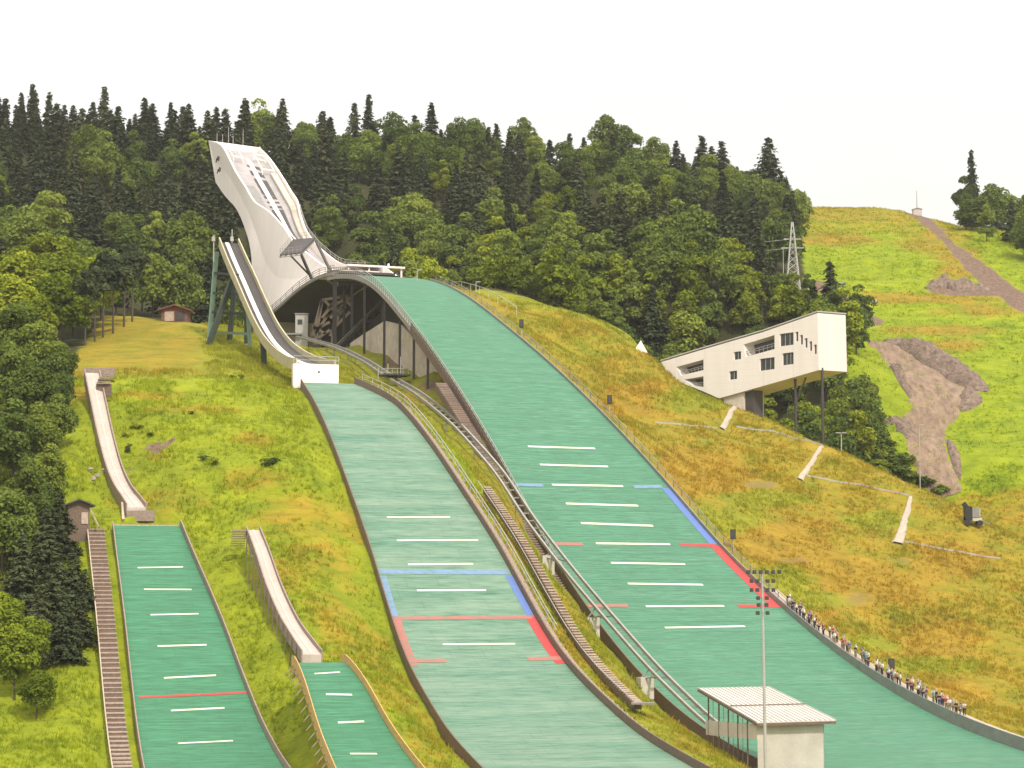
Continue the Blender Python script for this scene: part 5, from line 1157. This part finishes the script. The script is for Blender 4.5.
def spruce_crown(seed, H, R, n, leaf, mt, base=.06):
    r = np.random.default_rng(seed); lay = int(H * 2.6); hs = np.sort(base + (.985 - base) * np.clip((np.arange(lay) + r.uniform(.1, .9, lay)) / lay, 0, 1) ** .95) ; C = []; Nn = []; S = []; T = []
    per = max(4, n // (lay * 9))
    for h in hs:
        rr = R * 1.28 * (1 - h) ** .95 * r.uniform(.75, 1.12) + .16; k = max(4, int(4 + 8 * (1 - h)))
        for j in range(k):
            an = r.uniform(0, 6.283); ln = rr * r.uniform(.7, 1.15); m = max(4, int(per * (1 - h) + 5)); t = r.uniform(.12, 1, m) ** .75
            droop = -.32 * ln * t ** 1.5; x = np.cos(an) * ln * t + r.normal(0, .06 * R, m); y = np.sin(an) * ln * t + r.normal(0, .06 * R, m); z = h * H + droop + r.normal(0, .10, m)
            C.append(np.stack([x, y, z], 1)); Nn.append(np.stack([np.cos(an) * .5 + r.normal(0, .35, m), np.sin(an) * .5 + r.normal(0, .35, m), .8 + r.normal(0, .3, m)], 1)); S.append(leaf * (.8 + .2 * (1 - h)) * r.uniform(.7, 1.3, m)); T.append(np.clip(r.uniform(0, .45, m) + .5 * t, 0, 1))
    C.append(np.array([[0, 0, H * .99]])); Nn.append(np.array([[1., 0, .3]])); S.append(np.array([leaf * .6])); T.append(np.array([.5]))
    return quads('crown', np.concatenate(C), np.concatenate(Nn), np.concatenate(S), np.concatenate(T), mt, 1.15, r)
def trunk_mesh(H, r0, top, limbs, seed):
    r = random.Random(seed); mb = MB(); pts = []; x = y = 0
    for i in range(7): pts.append((x, y, -.6 + (H * top + .6) * i / 6)); x += r.uniform(-.08, .08); y += r.uniform(-.08, .08)
    rings = [[(p[0] + math.cos(t) * r0 * (1 - .8 * i / 6), p[1] + math.sin(t) * r0 * (1 - .8 * i / 6), p[2]) for t in np.linspace(0, 6.283, 8)[:-1]] for i, p in enumerate(pts)]; mb.sweep(rings)
    for k in range(limbs):
        p = pts[r.randint(2, 5)]; an = r.uniform(0, 6.28); ln = H * r.uniform(.15, .28); mb.tube(p, (p[0] + math.cos(an) * ln, p[1] + math.sin(an) * ln, p[2] + ln * .8), r0 * .35, r0 * .1, 5)
    return mb.mesh('trunk', MAT['bark'])
FB = [(broad_crown(100 + i, 12 + (i % 4) * 1.2, (4.9, 5.6, 4.3, 6.0, 5.2, 4.0)[i % 6], 3600, .45, LEAF, (.0, -.05, .06, -.08)[i % 4], (20, 26, 16, 30, 22, 15)[i % 6]), trunk_mesh(12, .28, .6, 3, i)) for i in range(8)]
FBB = [(broad_crown(150 + i, 11 + (i % 3) * 1.2, (4.6, 5.4, 4.0)[i % 3], 3400, .42, LEAFB, -.06, (20, 26, 16)[i % 3]), trunk_mesh(11, .26, .6, 3, 20 + i)) for i in range(3)]
FS = [(spruce_crown(200 + i, 14 + (i % 3) * 1.5, (2.9, 3.4, 2.5, 3.9, 3.1)[i % 5], 4200, .42, NEEDLE), trunk_mesh(14, .22, .94, 0, 40 + i)) for i in range(6)]
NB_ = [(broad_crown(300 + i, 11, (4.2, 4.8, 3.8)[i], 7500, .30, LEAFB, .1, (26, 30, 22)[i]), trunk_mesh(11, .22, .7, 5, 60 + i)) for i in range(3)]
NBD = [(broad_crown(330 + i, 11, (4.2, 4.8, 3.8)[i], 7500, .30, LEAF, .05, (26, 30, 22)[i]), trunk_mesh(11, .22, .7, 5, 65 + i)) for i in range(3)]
NSP = [(spruce_crown(400 + i, 10, (2.6, 3.0)[i], 9000, .26, NEEDLE), trunk_mesh(10, .16, .96, 0, 70 + i)) for i in range(2)]
PINE = [(broad_crown(500 + i, 14, (2.6, 3.0)[i], 1800, .48, NEEDLE, .5, 9), trunk_mesh(14, .2, .85, 3, 80 + i)) for i in range(2)]
RT = random.Random(21)
def plant(name, cm, tm, x, y, sc, lb, cat, grp, z=None, sz=None):
    o = empty(name, (x, y, gz(x, y) if z is None else z), RT.uniform(0, 6.28), lb, cat, grp); o.scale = (sc * RT.uniform(.9, 1.12), sc * RT.uniform(.9, 1.12), sz or sc)
    link('crown', cm, o); link('trunk', tm, o); return o
uRv = ([120,150,208,250,290,330,400,450,490], [792,790,800,804,808,842,848,858,872])
Yb = ([-200,60,125,205,232,262,330,392,430,520,600,700,760,830,900,935], [436,440,446,450,500,545,552,505,464,458,458,452,446,436,428,424])
NOTREE = lambda u, y: (652 < u < 790 and y < 447)
cnt = {'s': 0, 'b': 0}; spots = []; y = 420.0
while y < 712:
    x = -205.0 + RT.uniform(0, 6)
    while x < 110:
        px, py = x + RT.uniform(-3.4, 3.4), y + RT.uniform(-3.2, 3.2); x += 9.6 if y < 650 else 7.6
        zz = gz(px, py); u, v = proj(px, py, zz)
        if not (-72 < u < 940): continue
        if py < np.interp(u, *Yb) or u > np.interp(v, *uRv) - 3 or NOTREE(u, py): continue
        spots.append((px, py, zz, u, v))
    y += 8.3 if y < 650 else 8.0
y = 446.0
while y < 545:
    x = -4.0 + RT.uniform(0, 4)
    while x < 85:
        px, py = x + RT.uniform(-3, 3), y + RT.uniform(-3, 3); x += 7.2
        zz = gz(px, py); u, v = proj(px, py, zz)
        if u < 470 or py < np.interp(u, *Yb) or u > np.interp(v, *uRv) - 3 or NOTREE(u, py): continue
        spots.append((px, py, zz, u, v))
    y += 6.4
nz = lambda a, b, s: float(vnoise(np.array([a]), np.array([b]), s)[0])
COVERED = np.zeros((200, 300), bool)      # what nearer crowns already hide, on a coarse grid: trees wholly behind them show nothing
spots.sort(key=lambda q: q[1])
yy_, xx_ = np.mgrid[0:200, 0:300]
for px, py, zz, u, v in spots:
    ridge = py > 662; clump = nz(px / 34, py / 30, 12)
    dark = clump + (.24 if u < 330 else 0) + (.10 if ridge else 0) + (.16 if 675 < u < 790 and py > 600 else 0) - (.16 if py < 510 and u > 400 else 0) + RT.uniform(-.22, .22) > .58
    side_ = 'behind the white tower' if u < 330 else ('above the widest slope' if u < 640 else 'above the white building')
    band = 'on the skyline' if ridge else ('high on the hill' if py > 575 else ('halfway up the hill' if py > 505 else 'at the hill foot'))
    k = F / py
    if dark: s = RT.uniform(.8, 1.15) * (.57 if ridge else 1.0); hh, ww = 15 * s, 2.6 * s
    else: s = RT.uniform(.68, 1.02) * (.62 if ridge else 1.0); hh, ww = 12 * s, 4.6 * s
    if abs(u - 793) < 27 and 450 < py < 566:      # keep the pylon's upper half clear, as the power company does
        q_ = (v - 276) / k / (hh / s)
        if q_ < .3: continue
        ww *= min(1, q_ / s); hh *= min(1, q_ / s); s = min(s, q_)
    e_ = ((xx_ * 4 - 110 - u) / (ww * k * .85)) ** 2 + ((yy_ * 4 - 20 - (v - hh * k * .5)) / (hh * k * .5)) ** 2 < 1
    tot = e_.sum()
    if tot and (e_ & COVERED).sum() / tot > .88: continue
    COVERED |= e_
    if dark: c, t = RT.choice(FS); cnt['s'] += 1; plant('spruce_tree', c, t, px, py, s * (1.5 if ridge else 1.1), 'dark pointed spruce %s, %s' % (band, side_), 'spruce', 'spruces %s %s' % (band, side_), None, s * RT.uniform(.82, 1.02))
    else:
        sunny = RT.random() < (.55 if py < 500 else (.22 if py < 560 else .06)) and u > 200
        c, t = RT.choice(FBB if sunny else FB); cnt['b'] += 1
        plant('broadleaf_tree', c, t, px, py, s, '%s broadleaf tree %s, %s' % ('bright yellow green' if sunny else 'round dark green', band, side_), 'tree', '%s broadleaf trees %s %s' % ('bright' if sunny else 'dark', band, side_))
# the landmark trees of the skyline
for u, Y, hpx, lb in ((769,686,70,'tallest dark spruce standing at the end of the ridge beside the far green slope'),(702,690,52,'tall dark spruce of the ridge clump above the white building'),(722,690,50,'dark spruce close beside the tallest of the ridge clump'),(712,688,44,'shorter dark spruce squeezed into the ridge clump'),(496,694,40,'dark pointed spruce alone on the ridge above the widest slope'),(481,694,37,'slimmer dark spruce of the pair on the ridge above the widest slope'),(211,690,42,'dark spruce rising just above the top of the white tower'),(236,690,42,'dark spruce on the skyline just beyond the tower head'),(330,692,46,'dark spruce on the skyline between tower and ridge hump')):
    p = at(u, 200, Y); s = hpx / (F / Y) / 15.5; c, t = FS[0 if u != 769 else 3]; plant('spruce_tree', c, t, p[0], p[1], s * 1.45, lb, 'spruce', None, None, s * 1.05)
for u, Y, hpx, lb in ((606,694,50,'tall rounded broadleaf tree highest on the ridge above the widest slope'),(625,694,46,'open crowned broadleaf tree beside the highest ridge tree'),(523,693,42,'round broadleaf tree humped on the ridge skyline'),(655,692,36,'wide low broadleaf tree on the falling ridge line')):
    p = at(u, 200, Y); s = hpx / (F / Y) / 13.5; c, t = FB[1 if u != 625 else 4]; plant('broadleaf_tree', c, t, p[0], p[1], s * 1.05, lb, 'tree', None, None, s * 1.15)
for u, Y, s in ((857,505,.85),(864,484,.75),(852,522,.9),(868,468,.7),(858,458,.75),(848,462,.85),(874,454,.6),(884,448,.5),(846,500,1.0),(838,474,.95),(860,535,.7)):
    p = at(u, 400, Y); c, t = RT.choice(FBB if RT.random() < .4 else FB); plant('broadleaf_tree', c, t, p[0], p[1], s, 'dense broadleaf tree in the gully at the valley end of the white building', 'tree', 'broadleaf trees at the end of the white building')
# beyond the earth strip at the far edge
kk = 0
for i in range(400):
    u = RT.uniform(966, 1075); Y = RT.uniform(605, 700); p = at(u, 250, Y); zz = gz(p[0], p[1]); v = proj(p[0], Y, zz)[1]
    if v > np.interp(u, [920,955,990,1030,1075], [222,234,256,286,320]) - 6 or v > 300: continue
    if any((p[0] - a) ** 2 + (Y - b) ** 2 < 34 for a, b in globals().setdefault('far_sp', [])): continue
    far_sp.append((p[0], Y)); sp_ = u > 966 and RT.random() < .35; c, t = RT.choice(FS if sp_ else FB); s = RT.uniform(.45, .75) if u < 975 else RT.uniform(.62, 1.0); plant('spruce_tree' if sp_ else 'broadleaf_tree', c, t, p[0], Y, s, ('dark spruce' if sp_ else 'green broadleaf tree') + ' beyond the bare earth strip on the far slope', 'spruce' if sp_ else 'tree', ('spruces' if sp_ else 'broadleaf trees') + ' beyond the earth strip'); kk += 1
    if kk > 20: break
for u, Y, hpx, lb in ((972,690,66,'tall thin spruce on the skyline beyond the earth strip'),(964,690,50,'rounded dark tree on the skyline beside the thin spruce')):
    p = at(u, 200, Y); c, t = (FS[2] if u > 970 else FB[2]); s = hpx / (F / Y) / 15; plant('spruce_tree' if u > 970 else 'broadleaf_tree', c, t, p[0], Y, s, lb, 'spruce' if u > 970 else 'tree', None, None, s * 1.1)
# ---- the grove at the near side
def near(kind, u, Y, h, lb, grp=None, w=1.0):
    p = at(u, 400, Y); c, t = RT.choice({'b': NB_, 'd': NBD, 's': NSP, 'p': PINE}[kind]); H0 = {'b': 11, 'd': 11, 's': 10, 'p': 14}[kind]; s = h / H0
    nm, ct = {'b': ('broadleaf_tree', 'tree'), 'd': ('broadleaf_tree', 'tree'), 's': ('spruce_tree', 'spruce'), 'p': ('pine_tree', 'pine')}[kind]
    o = plant(nm, c, t, p[0], p[1], s * w, lb, ct, grp, None, s)
for u, Y, h in ((45,400,15),(72,408,14),(58,385,12),(22,392,16),(88,418,12),(40,425,17),(-5,400,15),(8,370,13),(62,430,15),(-30,385,15),(35,365,10),(100,432,12)): near('b', u, Y, h, 'sunlit yellow green broadleaf tree beside the mown field', 'yellow green trees beside the mown field', 1.05)
for u, Y, h in ((112,400,13),(123,410,14),(102,396,14),(94,390,12),(131,422,14),(84,384,12)): near('p', u, Y, h, 'dark bare stemmed pine at the edge of the mown field', 'pines at the edge of the mown field')
for u, Y, h in ((40,345,9),(18,350,11),(52,332,8),(30,326,10),(8,330,11),(58,318,7.5),(38,312,9),(14,308,11),(52,304,7.5),(28,298,9),(60,326,6),(5,290,10),(63,340,6.5),(48,296,7)): near('d', u, Y, h, 'leafy broadleaf tree bordering the long pale trough', 'leafy trees bordering the long trough')
for u, Y, h in ((62,292,8),(48,286,9.5),(76,282,6.5),(58,277,9),(84,274,5.5),(70,270,7),(44,272,9),(88,281,4.5),(25,280,10)): near('s', u, Y, h, 'dark bushy spruce below the timber shed', 'dark spruces below the timber shed', 1.15)
for u, Y, h in ((34,266,7),(20,262,8),(42,258,5),(6,268,9)): near('b', u, Y, h, 'pale leafed young tree in front of the dark spruces', 'pale young trees in front of the spruces')
print('trees', cnt)
# ------------------------------------------------------------------ shrubs
SHB = [broad_crown(600 + i, 1.6, 1.25, 420, .17, LEAFB if i % 2 else LEAF, -.1, 8) for i in range(4)]
SHF = [broad_crown(640 + i, 4.2, 3.2, 900, .42, LEAF, -.2, 12) for i in range(3)]
def shrub(u, v, s, lb, grp, y0=250, far=False):
    g = ground_hit(u, v, y0)
    if g is None or any(((np.array(ln)[:, :2] - g[:2]) ** 2).sum(1).min() < 6 for ln, hw, cl in CARVE): return
    o = link('shrub', RT.choice(SHF if far else SHB), None, g, RT.uniform(0, 6.28)); o.scale = (s * RT.uniform(.9, 1.5), s, s * RT.uniform(.5, .9)); tag(o, lb, 'shrub', grp)
for u, v, s in ((266,468,.8),(274,464,.9),(205,462,.6),(213,466,.75),(140,430,.5),(128,455,.6),(150,436,.55),(142,500,.7),(150,508,.6),(232,379,.5),(241,380,.55),(190,415,.5),(133,432,.5),(128,448,.55),(125,440,.5)):
    shrub(u, v, s, 'low dark green shrub on the grass beside the long pale trough' if u < 200 else 'low dark green shrub on the grass uphill of the short trough', 'shrubs beside the long trough' if u < 200 else 'shrubs uphill of the short trough')
for u, v, s in ((880,478,1.0),(890,474,1.1),(870,470,1.2),(860,462,1.2),(900,482,.9),(912,484,.8),(925,490,.7),(850,455,1.2),(905,470,.7),(878,462,.9),(890,462,.8),(940,497,.6),(885,450,.8),(870,440,1.0),(876,425,.7)):
    shrub(u, v - 2, s, 'leafy green bush lining the bottom of the bare earth track', 'bushes lining the earth track', 405, True)
for u, v, s in ((435,300,.8),(520,326,.7),(650,366,.6)): pass
# ------------------------------------------------------------------ long grass
def tufts(n, reg):
    far_ = reg == 'far'; r = np.random.default_rng(78 if far_ else 77); x = r.uniform(30, 230, n * 3) if far_ else r.uniform(-75, 112, n * 3); y = (446 + 260 * r.uniform(0, 1, n * 3)) if far_ else 240 + (450 - 240) * r.uniform(0, 1, n * 3)
    ix = np.clip(np.searchsorted(gx, x) - 1, 0, nxg - 2); iy = np.clip(np.searchsorted(gy, y) - 1, 0, nyg - 2); a = (x - gx[ix]) / (gx[ix + 1] - gx[ix]); b = (y - gy[iy]) / (gy[iy + 1] - gy[iy])
    bil = lambda A: (A[iy, ix] * (1 - a) + A[iy, ix + 1] * a) * (1 - b) + (A[iy + 1, ix] * (1 - a) + A[iy + 1, ix + 1] * a) * b
    z = bil(GZ); u, v = proj(x, y, z); ok = (u > -25) & (u < 1050) & (v < 800)
    for h in (BIG, MID, SMALL, TINY):
        nn, oo = h.no(x, y); ok &= ~((nn > h.lo) & (np.abs(oo) < h.w(nn) / 2 + (2.4 if h is BIG else 1.2)))
    for ln, hw, _c in CARVE:
        for p in ln[::2]: ok &= (x - p[0]) ** 2 + (y - p[1]) ** 2 > (hw + .3) ** 2
    if far_: ok &= u > np.interp(v, [120,150,208,250,290,330,400,450,490], [800,800,806,808,812,848,852,864,876])
    fld = (x < -25) & (y > 352) & (u < 204 + 16 * (vnoise(x / 2, y / 2, 53) - .5)); ok &= ~fld
    for o in COL.objects:
        if o.name.startswith('gravel_path') or (far_ and o.name.startswith(('dirt_road', 'earth_bank'))):
            for q in list(o.data.vertices)[(0 if far_ else 4)::(7 if far_ else 9)][::2]: ok &= (x - q.co.x - o.location.x) ** 2 + (y - q.co.y - o.location.y) ** 2 > (2.2 if far_ else 1.3)
    dr = bil(dirt); ok &= dr < .3
    dens = vnoise(x / 5, y / 5, 40) * .6 + vnoise(x / 1.7, y / 1.7, 41) * .4; ok &= dens > r.uniform(.2, .75, n * 3)
    ok = np.nonzero(ok)[0][:n]; x, y, z = x[ok], y[ok], z[ok]; cv = np.stack([bil(dry)[ok], bil(lush)[ok], bil(dirt)[ok] * 0], 1); m = len(ok)
    V = np.empty((m, 4, 3, 3)); C = np.repeat(cv, 12, 0); hh = r.uniform(.22, .62, m) * (.6 + .8 * dens[ok]) * (.75 if far_ else 1)
    for k in range(4):
        an = r.uniform(0, 6.283, m); bx = x + r.normal(0, .16, m); by = y + r.normal(0, .16, m); w = r.uniform(.05, .11, m) * (1.6 if far_ else 1); le = r.normal(0, .22, (m, 2))
        V[:, k, 0] = np.stack([bx - np.cos(an) * w, by - np.sin(an) * w, z - .1], 1); V[:, k, 1] = np.stack([bx + np.cos(an) * w, by + np.sin(an) * w, z - .1], 1); V[:, k, 2] = np.stack([bx + le[:, 0], by + le[:, 1], z + hh * r.uniform(.6, 1.1, m)], 1)
    me = np_mesh('hill_grass' if far_ else 'long_grass', V.reshape(-1, 3), np.arange(m * 12).reshape(-1, 3), MAT['blades'], False); color_attr(me, 'cover', C); tag(link('hill_grass' if far_ else 'long_grass', me), 'short grass on the far green slope' if far_ else 'rough uncut grass on the slopes', 'grass', None, 'stuff'); print('tufts', m)
tufts(75000, None); tufts(26000, 'far')

# ------------------------------------------------------------------ thin scattering volume, added to lift the blacks of forest and shadows
hz = MB().box((0, 330, 85), (1300, 1000, 260)); hm = bpy.data.materials.new('black_lift_haze'); hm.use_nodes = True; ht = hm.node_tree; ht.nodes.remove(ht.nodes['Principled BSDF']); pv = ht.nodes.new('ShaderNodeVolumePrincipled')
pv.inputs['Color'].default_value = (.95, .93, .90, 1); pv.inputs['Density'].default_value = .00008; pv.inputs['Anisotropy'].default_value = .2; ht.links.new(pv.outputs[0], ht.nodes['Material Output'].inputs['Volume'])
ho = hz.build('black_lift_haze', hm); tag(ho, kind='stuff')
SC.cycles.volume_bounces = 0; SC.cycles.volume_step_rate = 10; SC.cycles.volume_max_steps = 32
